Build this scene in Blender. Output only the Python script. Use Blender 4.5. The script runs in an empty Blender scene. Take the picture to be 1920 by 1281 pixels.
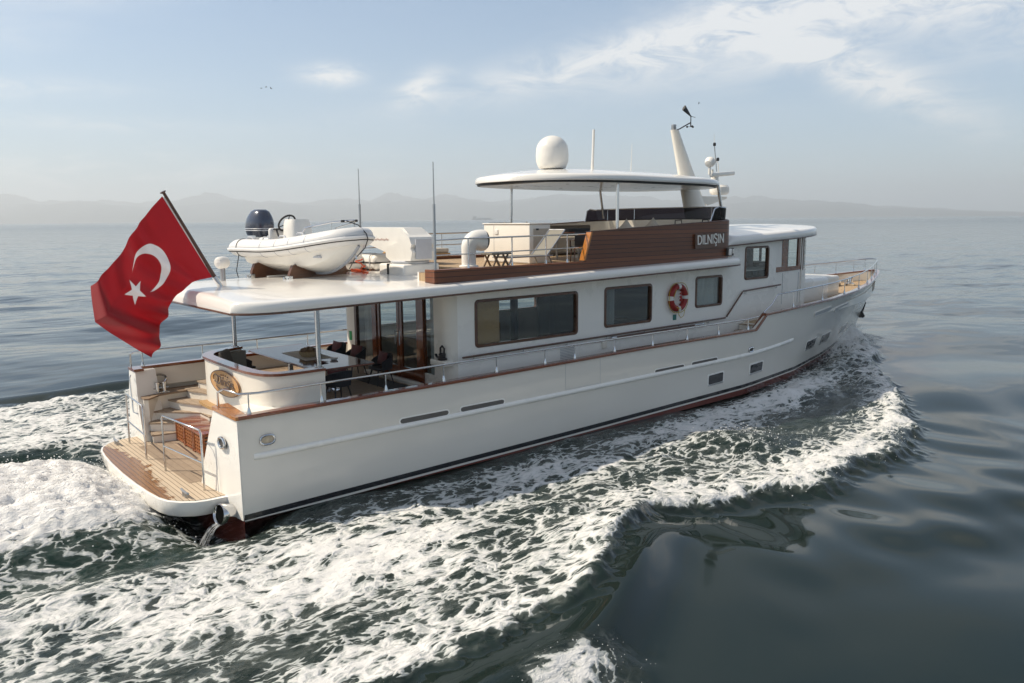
import bpy, bmesh, math, random
import numpy as np
from mathutils import Vector, Matrix, Euler

random.seed(7)
PI = math.pi
SC = bpy.context.scene
COL = SC.collection

# ------------------------------------------------------------------ camera
# boat frame: x forward, y to port, z up, water near z = 0
cam_d = bpy.data.cameras.new("camera")
cam = bpy.data.objects.new("camera", cam_d)
COL.objects.link(cam)
cam_d.sensor_width = 36.0
cam_d.lens = 36.0 * 1500.0 / 1920.0
cam_d.clip_start = 0.1
cam_d.clip_end = 60000.0
SC.camera = cam


def aim_camera():
    f_px, vp, hy, roll = 1500.0, 2760.0, 411.0, math.radians(0.45)
    pitch = math.atan((640.5 - hy) / f_px)
    ang = math.atan((vp - 960.0) / math.hypot(f_px, 640.5 - hy))
    f = Vector((math.cos(ang) * math.cos(pitch), math.sin(ang) * math.cos(pitch), -math.sin(pitch)))
    r = Vector((math.sin(ang), -math.cos(ang), 0))
    u = r.cross(f)
    r2 = r * math.cos(roll) - u * math.sin(roll)
    u2 = u * math.cos(roll) + r * math.sin(roll)
    m = Matrix((r2, u2, -f)).transposed().to_4x4()
    m.translation = Vector((-5.79, -19.03, 6.0))
    cam.matrix_world = m


aim_camera()

# ------------------------------------------------------------------ light
SUN_TO = Vector((-0.65, 0.57, 0.90)).normalized()
SUN_EL = math.asin(SUN_TO.z)
sun_d = bpy.data.lights.new("sun", "SUN")
sun_d.energy = 4.6
sun_d.angle = math.radians(0.6)
sun_d.color = (1.0, 0.88, 0.71)
sun = bpy.data.objects.new("sun", sun_d)
COL.objects.link(sun)
sun.rotation_euler = SUN_TO.to_track_quat("Z", "Y").to_euler()

SC.view_settings.view_transform = "Standard"
SC.view_settings.look = "None"
SC.view_settings.gamma = 1.0
SC.view_settings.exposure = 0.18
SC.cycles.max_bounces = 8
SC.cycles.transparent_max_bounces = 12
SC.cycles.volume_bounces = 2
SC.cycles.caustics_reflective = False
SC.cycles.caustics_refractive = False
SC.cycles.sample_clamp_indirect = 6.0


class NT:
    """tiny helper round a node tree"""

    def __init__(self, tree):
        self.t = tree
        self.n = tree.nodes
        self.n.clear()

    def add(self, kind, **kw):
        nd = self.n.new(kind)
        for k, v in kw.items():
            setattr(nd, k, v)
        return nd

    def link(self, a, b):
        self.t.links.new(a, b)

    def put(self, sock, v):
        if hasattr(v, "links"):
            self.link(v, sock)
        else:
            sock.default_value = v

    def math(self, op, a, b=0.0, c=0.0, clamp=False):
        nd = self.add("ShaderNodeMath", operation=op)
        nd.use_clamp = clamp
        for i, v in enumerate((a, b, c)):
            self.put(nd.inputs[i], v)
        return nd.outputs[0]

    def mix(self, fac, a, b):
        nd = self.add("ShaderNodeMix", data_type="RGBA")
        self.put(nd.inputs[0], fac)
        self.put(nd.inputs[6], a)
        self.put(nd.inputs[7], b)
        return nd.outputs[2]

    def ramp(self, v, lo, hi, a=0.0, b=1.0, smooth=True):
        nd = self.add("ShaderNodeMapRange")
        nd.interpolation_type = "SMOOTHSTEP" if smooth else "LINEAR"
        self.put(nd.inputs[0], v)
        for i, q in enumerate((lo, hi, a, b)):
            self.put(nd.inputs[i + 1], q)
        return nd.outputs[0]

    def noise(self, vec, scale, detail=3.0, rough=0.5, dist=0.0):
        nd = self.add("ShaderNodeTexNoise")
        self.link(vec, nd.inputs["Vector"])
        nd.inputs["Scale"].default_value = scale
        nd.inputs["Detail"].default_value = detail
        nd.inputs["Roughness"].default_value = rough
        nd.inputs["Distortion"].default_value = dist
        return nd.outputs[0]

    def mapping(self, vec, scale=(1, 1, 1), rot=(0, 0, 0), loc=(0, 0, 0)):
        nd = self.add("ShaderNodeMapping")
        self.link(vec, nd.inputs[0])
        nd.inputs["Location"].default_value = loc
        nd.inputs["Rotation"].default_value = rot
        nd.inputs["Scale"].default_value = scale
        return nd.outputs[0]

    def sep(self, vec):
        nd = self.add("ShaderNodeSeparateXYZ")
        self.link(vec, nd.inputs[0])
        return nd.outputs

    def comb(self, x, y, z):
        nd = self.add("ShaderNodeCombineXYZ")
        for i, v in enumerate((x, y, z)):
            self.put(nd.inputs[i], v)
        return nd.outputs[0]


def c4(c):
    return (c[0], c[1], c[2], 1.0)


# ------------------------------------------------------------------ sky
def build_world():
    w = bpy.data.worlds.new("World")
    SC.world = w
    w.use_nodes = True
    t = NT(w.node_tree)
    out = t.add("ShaderNodeOutputWorld")
    bg = t.add("ShaderNodeBackground")
    bg.inputs["Strength"].default_value = 0.115
    sky = t.add("ShaderNodeTexSky", sky_type="NISHITA")
    sky.sun_disc = False
    sky.sun_elevation = SUN_EL
    sky.sun_rotation = math.atan2(SUN_TO.x, SUN_TO.y)
    sky.air_density = 1.0
    sky.dust_density = 0.7
    sky.ozone_density = 1.0
    geo = t.add("ShaderNodeNewGeometry")
    nrm = t.add("ShaderNodeVectorMath", operation="NORMALIZE")
    tc = t.add("ShaderNodeTexCoord")
    t.link(tc.outputs["Generated"], nrm.inputs[0])
    x, y, z = t.sep(nrm.outputs[0])
    az = t.math("ARCTAN2", y, x)
    el = t.math("ARCSINE", z)
    # cirrus: stretched noise in direction space, broad masks for where the streaks lie
    p = t.comb(t.math("MULTIPLY", az, 3.2), t.math("MULTIPLY", el, 15.0), 0.0)
    p2 = t.mapping(p, rot=(0, 0, 0.28))
    n1 = t.noise(p2, 1.05, 9.0, 0.60, 0.7)
    n2 = t.noise(t.mapping(p2, loc=(7.3, 2.1, 0)), 0.42, 3.0, 0.5, 0.2)
    wisp = t.math("MULTIPLY", t.ramp(n1, 0.40, 0.80), t.ramp(n2, 0.40, 0.62))
    high = t.ramp(el, 0.07, 0.20)
    wisp = t.math("MULTIPLY", wisp, high)

    def blob(a0, e0, sa, se, rot=0.0):
        da = t.math("SUBTRACT", az, math.radians(a0))
        de = t.math("SUBTRACT", el, math.radians(e0))
        c, s = math.cos(rot), math.sin(rot)
        u = t.math("ADD", t.math("MULTIPLY", da, c), t.math("MULTIPLY", de, s))
        v = t.math("SUBTRACT", t.math("MULTIPLY", de, c), t.math("MULTIPLY", da, s))
        u = t.math("DIVIDE", u, math.radians(sa))
        v = t.math("DIVIDE", v, math.radians(se))
        r = t.math("ADD", t.math("MULTIPLY", u, u), t.math("MULTIPLY", v, v))
        return t.math("POWER", 2.718, t.math("MULTIPLY", r, -1.0))

    fine = t.noise(t.mapping(p, scale=(2.6, 1.5, 1)), 1.6, 10.0, 0.64, 0.9)
    soft = t.ramp(fine, 0.24, 0.68)
    # camera heading is about 50 deg; larger azimuth = further left in the frame
    puffs = None
    for (a0, e0, sa, se, rot, amt) in CLOUDS:
        b = t.math("MULTIPLY", blob(a0, e0, sa, se, rot), amt)
        puffs = b if puffs is None else t.math("ADD", puffs, b)
    puffs = t.math("MULTIPLY", puffs, soft)
    # low, pale cumulus line over the hills
    pl = t.comb(t.math("MULTIPLY", az, 9.0), t.math("MULTIPLY", el, 34.0), 3.0)
    low = t.math("MULTIPLY", t.ramp(t.noise(pl, 1.3, 7.0, 0.58, 0.3), 0.46, 0.70), blob(76, 3.0, 20, 1.5))
    cloud = t.math("ADD", t.math("ADD", t.math("MULTIPLY", wisp, 0.55), puffs), t.math("MULTIPLY", low, 0.5), clamp=True)
    pale = t.ramp(el, 0.0, 0.50, 0.55, 0.05, False)
    haze_sky = t.mix(pale, sky.outputs[0], (3.9, 5.0, 6.3, 1.0))
    # thin grey cloud overhead, out of the frame: it greys the light and shows in the calm water
    qx = t.math("DIVIDE", x, t.math("MAXIMUM", z, 0.12))
    qy = t.math("DIVIDE", y, t.math("MAXIMUM", z, 0.12))
    over = t.noise(t.comb(qx, qy, 0.0), 1.1, 4.0, 0.55, 0.3)
    over = t.math("MULTIPLY", t.ramp(over, 0.36, 0.64), t.ramp(el, 0.28, 0.5))
    haze_sky = t.mix(t.math("MULTIPLY", over, 0.75), haze_sky, (3.9, 3.9, 3.75, 1.0))
    col = t.mix(t.math("MULTIPLY", cloud, 0.80), haze_sky, (7.6, 7.6, 7.5, 1.0))
    t.link(col, bg.inputs["Color"])
    t.link(bg.outputs[0], out.inputs["Surface"])


CLOUDS = [
    # azimuth, elevation, half widths, tilt, amount
    (33, 12.0, 11, 2.0, -0.16, 1.15), (44, 10.5, 12, 1.2, -0.20, 0.9), (26, 8.6, 7, 1.3, 0.45, 1.1),
    (22, 13.0, 10, 2.6, 0.25, 1.0), (30, 10.0, 7, 1.0, 0.5, 0.7), (62, 9.6, 2.0, 0.65, 0.0, 1.5), (56, 8.9, 1.7, 0.8, -0.5, 1.4),
    (86, 7.6, 9, 0.6, -0.06, 0.8), (78, 6.0, 9, 0.5, 0.0, 0.35), (86, 3.4, 1.4, 0.6, 0.0, 1.0),
    (82, 13.4, 10, 0.8, -0.1, 0.30),
]
build_world()

# ------------------------------------------------------------------ materials
MATS = {}


def mat(name, color, rough=0.4, metal=0.0, vary=0.0, vscale=3.0, bump=0.0, bscale=40.0, coat=0.0, spec=0.5, vstretch=(1, 1, 1), alt=None):
    """plain surface with slow procedural colour drift and optional bump"""
    m = bpy.data.materials.new(name)
    m.use_nodes = True
    t = NT(m.node_tree)
    out = t.add("ShaderNodeOutputMaterial")
    b = t.add("ShaderNodeBsdfPrincipled")
    t.link(b.outputs[0], out.inputs[0])
    b.inputs["Roughness"].default_value = rough
    b.inputs["Metallic"].default_value = metal
    b.inputs["Coat Weight"].default_value = coat
    b.inputs["Coat Roughness"].default_value = 0.06
    b.inputs["Specular IOR Level"].default_value = spec
    tc = t.add("ShaderNodeTexCoord")
    v = t.mapping(tc.outputs["Object"], scale=vstretch)
    if vary > 0:
        n = t.ramp(t.noise(v, vscale, 5.0, 0.6), 0.25, 0.75, smooth=False)
        lo = alt or tuple(q * (1 - vary) for q in color)
        t.link(t.mix(n, c4(lo), c4(tuple(min(1, q * (1 + 0.4 * vary)) for q in color))), b.inputs["Base Color"])
        t.link(t.ramp(n, 0, 1, rough * 0.8, min(1, rough * 1.25), False), b.inputs["Roughness"])
    else:
        b.inputs["Base Color"].default_value = c4(color)
    if bump > 0:
        bp = t.add("ShaderNodeBump")
        bp.inputs["Strength"].default_value = bump
        bp.inputs["Distance"].default_value = 0.01
        t.link(t.noise(v, bscale, 4.0, 0.6), bp.inputs["Height"])
        t.link(bp.outputs[0], b.inputs["Normal"])
    MATS[name] = m
    return m


def planks(name, base, dark, pitch, axis, gap=(0.02, 0.014, 0.01), gapw=0.10, rough=0.5, along=(0.5, 8, 8), coat=0.0, wet=False, butt=0.0, vary=0.35):
    """boards: axis is the coordinate counted across the boards"""
    m = bpy.data.materials.new(name)
    m.use_nodes = True
    t = NT(m.node_tree)
    out = t.add("ShaderNodeOutputMaterial")
    b = t.add("ShaderNodeBsdfPrincipled")
    t.link(b.outputs[0], out.inputs[0])
    tc = t.add("ShaderNodeTexCoord")
    xyz = t.sep(tc.outputs["Object"])
    q = t.math("DIVIDE", xyz[axis], pitch)
    cell = t.math("FLOOR", q)
    fr = t.math("FRACT", q)
    line = t.math("LESS_THAN", fr, gapw)
    la = 0 if axis != 0 else 1
    if butt > 0:
        off = t.math("MULTIPLY", t.math("FRACT", t.math("MULTIPLY", cell, 0.377)), butt)
        fb = t.math("FRACT", t.math("DIVIDE", t.math("ADD", xyz[la], off), butt))
        line = t.math("MAXIMUM", line, t.math("LESS_THAN", fb, 0.006 / butt * 2))
    grain = t.noise(t.mapping(tc.outputs["Object"], scale=along), 4.0, 6.0, 0.65, 0.4)
    wn = t.add("ShaderNodeTexWhiteNoise", noise_dimensions="1D")
    t.link(cell, wn.inputs["W"])
    tone = t.math("ADD", t.math("MULTIPLY", wn.outputs[0], vary), t.math("MULTIPLY", grain, 1 - vary))
    col = t.mix(t.ramp(tone, 0.22, 0.78, smooth=False), c4(dark), c4(base))
    if wet:
        # water thrown over the aft edge of the platform
        wnz = t.noise(tc.outputs["Object"], 2.2, 9.0, 0.68, 0.6)
        reach = t.math("ADD", xyz[0], t.math("MULTIPLY", t.math("SUBTRACT", wnz, 0.5), 1.1))
        edge = t.math("SUBTRACT", 0.0, t.math("MULTIPLY", t.math("ABSOLUTE", t.math("ADD", xyz[1], -0.3)), 0.10))
        wetf = t.ramp(t.math("SUBTRACT", reach, edge), -0.66, -0.76)
        col = t.mix(wetf, col, t.mix(grain, (0.17, 0.075, 0.022, 1), (0.34, 0.17, 0.055, 1)))
        rgh = t.ramp(wetf, 0, 1, rough, 0.24, False)
        t.link(rgh, b.inputs["Roughness"])
    else:
        b.inputs["Roughness"].default_value = rough
    col = t.mix(line, col, c4(gap))
    t.link(col, b.inputs["Base Color"])
    b.inputs["Coat Weight"].default_value = coat
    b.inputs["Coat Roughness"].default_value = 0.08
    bp = t.add("ShaderNodeBump")
    bp.inputs["Strength"].default_value = 0.25
    bp.inputs["Distance"].default_value = 0.004
    t.link(t.math("SUBTRACT", grain, line), bp.inputs["Height"])
    t.link(bp.outputs[0], b.inputs["Normal"])
    MATS[name] = m
    return m


def glass(name, tint, refl=1.0, rough=0.02):
    m = bpy.data.materials.new(name)
    m.use_nodes = True
    t = NT(m.node_tree)
    out = t.add("ShaderNodeOutputMaterial")
    tr = t.add("ShaderNodeBsdfTransparent")
    tr.inputs[0].default_value = c4(tint)
    gl = t.add("ShaderNodeBsdfGlossy")
    gl.inputs["Roughness"].default_value = rough
    gl.inputs["Color"].default_value = (1, 1, 1, 1)
    fr = t.add("ShaderNodeFresnel")
    gn = t.add("ShaderNodeNewGeometry")
    # same reflectance from either face of the thin pane
    t.link(t.ramp(gn.outputs["Backfacing"], 0, 1, 1.5, 1 / 1.5, False), fr.inputs[0])
    mx = t.add("ShaderNodeMixShader")
    t.link(t.math("MULTIPLY", fr.outputs[0], refl, clamp=True), mx.inputs[0])
    t.link(tr.outputs[0], mx.inputs[1])
    t.link(gl.outputs[0], mx.inputs[2])
    t.link(mx.outputs[0], out.inputs[0])
    MATS[name] = m
    return m


WHITE = mat("white_gelcoat", (0.87, 0.85, 0.80), 0.28, vary=0.04, vscale=0.8, coat=0.5)
CREAM = mat("cream_gelcoat", (0.78, 0.74, 0.66), 0.30, vary=0.05, vscale=0.9, coat=0.4)
ROOFW = mat("roof_gelcoat", (0.82, 0.80, 0.76), 0.22, vary=0.04, vscale=0.7, coat=0.5)
DIRTY = mat("nonskid_white", (0.66, 0.64, 0.59), 0.55, vary=0.12, vscale=2.0, bump=0.2, bscale=90)
STEEL = mat("polished_steel", (0.62, 0.62, 0.62), 0.14, metal=1.0, vary=0.05, vscale=6.0)
GREYST = mat("satin_steel", (0.42, 0.43, 0.44), 0.33, metal=0.85, vary=0.08, vscale=5.0)
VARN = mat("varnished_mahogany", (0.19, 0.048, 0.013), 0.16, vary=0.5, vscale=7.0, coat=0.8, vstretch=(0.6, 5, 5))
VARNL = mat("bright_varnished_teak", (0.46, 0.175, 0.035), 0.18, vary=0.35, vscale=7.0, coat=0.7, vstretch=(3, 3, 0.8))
DARKW = mat("dark_walnut", (0.105, 0.040, 0.018), 0.30, vary=0.45, vscale=8.0, coat=0.3, vstretch=(1, 1, 1))
BLACK = mat("black_rubber", (0.018, 0.018, 0.02), 0.5, vary=0.2, vscale=8)
CHAIRB = mat("charcoal_weave", (0.022, 0.024, 0.03), 0.65, vary=0.3, vscale=30, bump=0.3, bscale=120)
MAROON = mat("maroon_cloth", (0.10, 0.024, 0.024), 0.85, vary=0.25, vscale=9, bump=0.4, bscale=150)
TAUPE = mat("taupe_cloth", (0.13, 0.115, 0.10), 0.9, vary=0.2, vscale=9, bump=0.4, bscale=160)
LCLOTH = mat("oat_cloth", (0.52, 0.47, 0.39), 0.9, vary=0.15, vscale=9, bump=0.3, bscale=160)
GREYC = mat("grey_sling_cloth", (0.24, 0.225, 0.19), 0.85, vary=0.15, vscale=14, bump=0.3, bscale=170)
TANW = mat("pale_teak", (0.44, 0.26, 0.10), 0.5, vary=0.3, vscale=9, vstretch=(1, 6, 6))
OLDW = mat("weathered_teak", (0.27, 0.19, 0.125), 0.7, vary=0.35, vscale=9, vstretch=(1, 6, 6))
PVC = mat("dinghy_hypalon", (0.74, 0.735, 0.72), 0.34, vary=0.05, vscale=3)
PVCG = mat("dinghy_grey_panel", (0.40, 0.42, 0.46), 0.42, vary=0.06, vscale=4)
PLAST = mat("white_plastic", (0.78, 0.76, 0.71), 0.33, vary=0.05, vscale=4)
GREYP = mat("grey_plastic", (0.50, 0.52, 0.56), 0.38, vary=0.08, vscale=4)
NAVY = mat("outboard_navy", (0.045, 0.055, 0.085), 0.22, metal=0.3, vary=0.15, vscale=4, coat=0.7)
ORANGE = mat("orange_line", (0.62, 0.09, 0.02), 0.6, vary=0.2, vscale=12)
REDB = mat("lifebuoy_red", (0.30, 0.014, 0.010), 0.42, vary=0.2, vscale=6)
YELLOW = mat("yellow_line", (0.55, 0.40, 0.05), 0.7, vary=0.2, vscale=20)
TAPE = mat("white_tape", (0.72, 0.71, 0.69), 0.5, vary=0.08, vscale=12)
BORE = mat("bore_black", (0.006, 0.006, 0.006), 0.95, spec=0.0, vary=0.3, vscale=6)  # black colour painted for the shade inside the exhaust pipe
SLOT = mat("dark_slot", (0.055, 0.05, 0.045), 0.6, vary=0.3, vscale=5)
VENTG = mat("vent_grey", (0.13, 0.12, 0.108), 0.6, vary=0.3, vscale=5)
GREENS = mat("green_sign", (0.02, 0.35, 0.10), 0.5, vary=0.2, vscale=12)
TEALS = mat("teal_sign", (0.03, 0.18, 0.16), 0.5, vary=0.2, vscale=12)
CONE = mat("pine_cone_brown", (0.27, 0.18, 0.11), 0.9, vary=0.5, vscale=20, bump=0.6, bscale=40)
CURT = mat("curtain_cloth", (0.55, 0.56, 0.56), 0.9, vary=0.25, vscale=3, vstretch=(14, 14, 0.2))
INTW = mat("cabin_oak", (0.42, 0.29, 0.16), 0.45, vary=0.3, vscale=5, vstretch=(6, 6, 0.6))
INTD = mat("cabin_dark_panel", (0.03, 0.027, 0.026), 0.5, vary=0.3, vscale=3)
INTL = mat("cabin_lining", (0.66, 0.63, 0.57), 0.7, vary=0.1, vscale=2)
GLASS = glass("clear_glass", (0.88, 0.905, 0.895), 0.85)
GLASSD = glass("tinted_glass", (0.74, 0.77, 0.765), 1.1)
SMOKE = glass("smoked_acrylic", (0.035, 0.028, 0.034), 0.30, 0.04)
STRIPW = mat("weathered_white_panel", (0.45, 0.46, 0.47), 0.4, vary=0.1, vscale=3)
BROWNB = planks("brown_planking", (0.20, 0.062, 0.021), (0.095, 0.030, 0.011), 0.128, 2, gap=(0.012, 0.005, 0.003), gapw=0.12, rough=0.42, along=(0.5, 5, 9), coat=0.10, butt=0.0)
TEAK = planks("teak_deck", (0.40, 0.29, 0.19), (0.28, 0.20, 0.13), 0.062, 1, rough=0.75, butt=0)
TEAKP = planks("swim_platform_teak", (0.60, 0.49, 0.36), (0.46, 0.37, 0.27), 0.098, 0, gap=(0.05, 0.03, 0.018), gapw=0.11, rough=0.72, along=(8, 0.6, 8), wet=True)
TEAKG = planks("scrubbed_teak", (0.40, 0.31, 0.225), (0.27, 0.205, 0.145), 0.16, 0, gap=(0.14, 0.10, 0.07), gapw=0.05, rough=0.8, along=(3, 1.2, 3))
TEAKF = planks("foredeck_teak", (0.50, 0.36, 0.21), (0.36, 0.25, 0.15), 0.07, 1, rough=0.75)


# ------------------------------------------------------------------ mesh building
class MB:
    def __init__(self):
        self.v, self.f = [], []

    def add(self, verts, faces, m=None):
        o = len(self.v)
        for p in verts:
            p = Vector(p)
            if m is not None:
                p = m @ p
            self.v.append(tuple(p))
        for f in faces:
            self.f.append(tuple(i + o for i in f))
        return self

    def box(self, x0, x1, y0, y1, z0, z1, m=None):
        v = [(x, y, z) for x in (x0, x1) for y in (y0, y1) for z in (z0, z1)]
        return self.add(v, [(0, 1, 3, 2), (4, 6, 7, 5), (0, 4, 5, 1), (2, 3, 7, 6), (0, 2, 6, 4), (1, 5, 7, 3)], m)

    def rbox(self, c, size, r=0.03, seg=3, m=None, taper=None):
        bm = bmesh.new()
        bmesh.ops.create_cube(bm, size=1.0)
        for p in bm.verts:
            p.co = Vector((p.co.x * size[0], p.co.y * size[1], p.co.z * size[2]))
        r = min(r, min(size) * 0.49)
        bmesh.ops.bevel(bm, geom=list(bm.edges) + list(bm.verts), offset=r, segments=seg, profile=0.5, affect="EDGES")
        if taper:
            for p in bm.verts:
                k = 1 + (taper - 1) * (p.co.z / size[2] + 0.5)
                p.co.x *= k
                p.co.y *= k
        bm.verts.index_update()
        v = [p.co + Vector(c) for p in bm.verts]
        f = [tuple(q.index for q in fc.verts) for fc in bm.faces]
        bm.free()
        return self.add(v, f, m)

    def prism(self, poly, axis, a0, a1, m=None):
        n = len(poly)

        def pt(p, a):
            return {"x": (a, p[0], p[1]), "y": (p[0], a, p[1]), "z": (p[0], p[1], a)}[axis]
        v = [pt(p, a0) for p in poly] + [pt(p, a1) for p in poly]
        f = [tuple(range(n)), tuple(range(2 * n - 1, n - 1, -1))]
        f += [(i, (i + 1) % n, n + (i + 1) % n, n + i) for i in range(n)]
        return self.add(v, f, m)

    def tube(self, path, r, n=10, closed=False, cap=True, m=None, flat=1.0):
        pts = [Vector(p) for p in path]
        k = len(pts)
        rs = r if isinstance(r, (list, tuple)) else [r] * k
        v, f = [], []
        up = None
        for i in range(k):
            if closed:
                d = pts[(i + 1) % k] - pts[i - 1]
            else:
                d = pts[min(i + 1, k - 1)] - pts[max(i - 1, 0)]
            d.normalize()
            if up is None:
                up = Vector((0, 0, 1)) if abs(d.z) < 0.9 else Vector((1, 0, 0))
            side = d.cross(up)
            if side.length < 1e-5:
                side = d.cross(Vector((0, 1, 0)))
            side.normalize()
            up = side.cross(d).normalized()
            for j in range(n):
                a = 2 * PI * j / n
                v.append(pts[i] + side * (math.cos(a) * rs[i]) + up * (math.sin(a) * rs[i] * flat))
        for i in range(k if closed else k - 1):
            for j in range(n):
                a, b = i * n + j, i * n + (j + 1) % n
                c, d_ = ((i + 1) % k) * n + (j + 1) % n, ((i + 1) % k) * n + j
                f.append((a, b, c, d_))
        if cap and not closed:
            f.append(tuple(range(n - 1, -1, -1)))
            f.append(tuple(range((k - 1) * n, k * n)))
        return self.add(v, f, m)

    def lathe(self, prof, n=24, m=None, c=(0, 0, 0)):
        v, f = [], []
        for (r, z) in prof:
            for j in range(n):
                a = 2 * PI * j / n
                v.append((c[0] + r * math.cos(a), c[1] + r * math.sin(a), c[2] + z))
        for i in range(len(prof) - 1):
            for j in range(n):
                f.append((i * n + j, i * n + (j + 1) % n, (i + 1) * n + (j + 1) % n, (i + 1) * n + j))
        f.append(tuple(range(n - 1, -1, -1)))
        f.append(tuple(range((len(prof) - 1) * n, len(prof) * n)))
        return self.add(v, f, m)

    def loft(self, secs, ring=True, caps=True, m=None):
        n = len(secs[0])
        v = [p for s in secs for p in s]
        f = []
        for i in range(len(secs) - 1):
            for j in range(n if ring else n - 1):
                f.append((i * n + j, i * n + (j + 1) % n, (i + 1) * n + (j + 1) % n, (i + 1) * n + j))
        if caps:
            f.append(tuple(range(n - 1, -1, -1)))
            f.append(tuple(range((len(secs) - 1) * n, len(secs) * n)))
        return self.add(v, f, m)

    def ball(self, c, r, n=16, k=10, m=None):
        r = r if isinstance(r, (list, tuple)) else (r, r, r)
        secs = []
        for i in range(1, k):
            a = PI * i / k
            secs.append([(c[0] + r[0] * math.sin(a) * math.cos(2 * PI * j / n), c[1] + r[1] * math.sin(a) * math.sin(2 * PI * j / n), c[2] + r[2] * math.cos(a)) for j in range(n)])
        return self.loft(secs, True, True, m)

    def build(self, name, material, parent=None, sharp=35, flat=False):
        me = bpy.data.meshes.new(name)
        me.from_pydata(self.v, [], self.f)
        bm = bmesh.new()
        bm.from_mesh(me)
        bmesh.ops.recalc_face_normals(bm, faces=bm.faces)
        bm.to_mesh(me)
        bm.free()
        me.materials.append(material)
        if not flat:
            me.shade_smooth()
            me.set_sharp_from_angle(angle=math.radians(sharp))
        o = bpy.data.objects.new(name, me)
        COL.objects.link(o)
        if parent is not None:
            o.parent = parent
        return o


def tag(o, label=None, cat=None, group=None, kind=None):
    if label:
        o["label"] = label
    if cat:
        o["category"] = cat
    if group:
        o["group"] = group
    if kind:
        o["kind"] = kind
    return o


def empty(name, loc=(0, 0, 0), rz=0.0, rot=None):
    o = bpy.data.objects.new(name, None)
    COL.objects.link(o)
    o.location = loc
    o.rotation_euler = rot if rot else (0, 0, rz)
    o.empty_display_size = 0.2
    return o


def kids(o):
    return [c for c in bpy.data.objects if c.parent == o]


def copy_tree(o, parent=None):
    c = o.copy()
    COL.objects.link(c)
    if parent is not None:
        c.parent = parent
    for ch in kids(o):
        copy_tree(ch, c)
    return c


def interp(x, xs, ys):
    return float(np.interp(x, xs, ys))


def rrect(x0, x1, z0, z1, r, n=6):
    out = []
    for (cx, cz, a0) in ((x1 - r, z1 - r, 0), (x0 + r, z1 - r, 90), (x0 + r, z0 + r, 180), (x1 - r, z0 + r, 270)):
        for i in range(n + 1):
            a = math.radians(a0 + 90 * i / n)
            out.append((cx + r * math.cos(a), cz + r * math.sin(a)))
    return out


def text_mesh(name, body, size, material, parent, mtx, extrude=0.004, shear=0.0, spacing=1.0, sx=1.0):
    cu = bpy.data.curves.new(name + "_curve", "FONT")
    cu.body = body
    cu.size = size
    cu.extrude = extrude
    cu.shear = shear
    cu.space_character = spacing
    cu.align_x = "CENTER"
    cu.align_y = "CENTER"
    tmp = bpy.data.objects.new(name + "_tmp", cu)
    COL.objects.link(tmp)
    bpy.context.view_layer.update()
    dg = bpy.context.evaluated_depsgraph_get()
    me = bpy.data.meshes.new_from_object(tmp.evaluated_get(dg))
    bpy.data.objects.remove(tmp)
    me.transform(Matrix.Diagonal((sx, 1, 1, 1)))
    me.transform(mtx)
    me.materials.clear()
    me.materials.append(material)
    o = bpy.data.objects.new(name, me)
    COL.objects.link(o)
    if parent is not None:
        o.parent = parent
    return o

# ================================================================== THE YACHT
YACHT = empty("motor_yacht")
tag(YACHT, "large white motor yacht with brown planked flybridge running through its own foam", "yacht")

DECK = 1.70
SHX = [0, 6, 12, 18.05, 18.70, 20.5, 23.8, 26.6, 30, 32, 33.6, 34.25]
SHZ = [2.09, 2.11, 2.16, 2.15, 2.63, 2.69, 2.78, 2.88, 3.02, 3.13, 3.24, 3.30]
SBX = [0, 10, 18, 20.5, 23.8, 26.6, 29, 31, 32.5, 33.5, 34.0, 34.25]
SBY = [3.70, 3.72, 3.70, 3.61, 3.34, 2.86, 2.22, 1.50, 0.94, 0.52, 0.26, 0.02]
WLX = [0, 10, 17.7, 21.5, 25, 28, 30, 31.4, 32.1]
WLY = [3.74, 3.74, 3.62, 3.12, 2.22, 1.25, 0.62, 0.20, 0.01]


def sheer_z(x):
    return interp(x, SHX, SHZ)


def sheer_b(x):
    return interp(x, SBX, SBY)


def wl_b(x):
    return interp(x, WLX, WLY)


def stem_x(z):
    return interp(z, [-1.2, -0.4, 0.0, 0.2, 0.81, 1.7, 3.0, 3.3], [30.6, 31.55, 31.95, 32.08, 32.53, 33.24, 34.1, 34.25])


def hull_half(x, z):
    """half breadth of the topsides at station x and height z"""
    zs = sheer_z(x)
    t = max(0.0, min(1.0, z / zs))
    s_b = sheer_b(min(34.25, x * 34.25 / stem_x(z)))
    s_w = wl_b(min(32.1, x * 32.1 / stem_x(z)))
    return s_w + (s_b - s_w) * t ** 1.25


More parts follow.
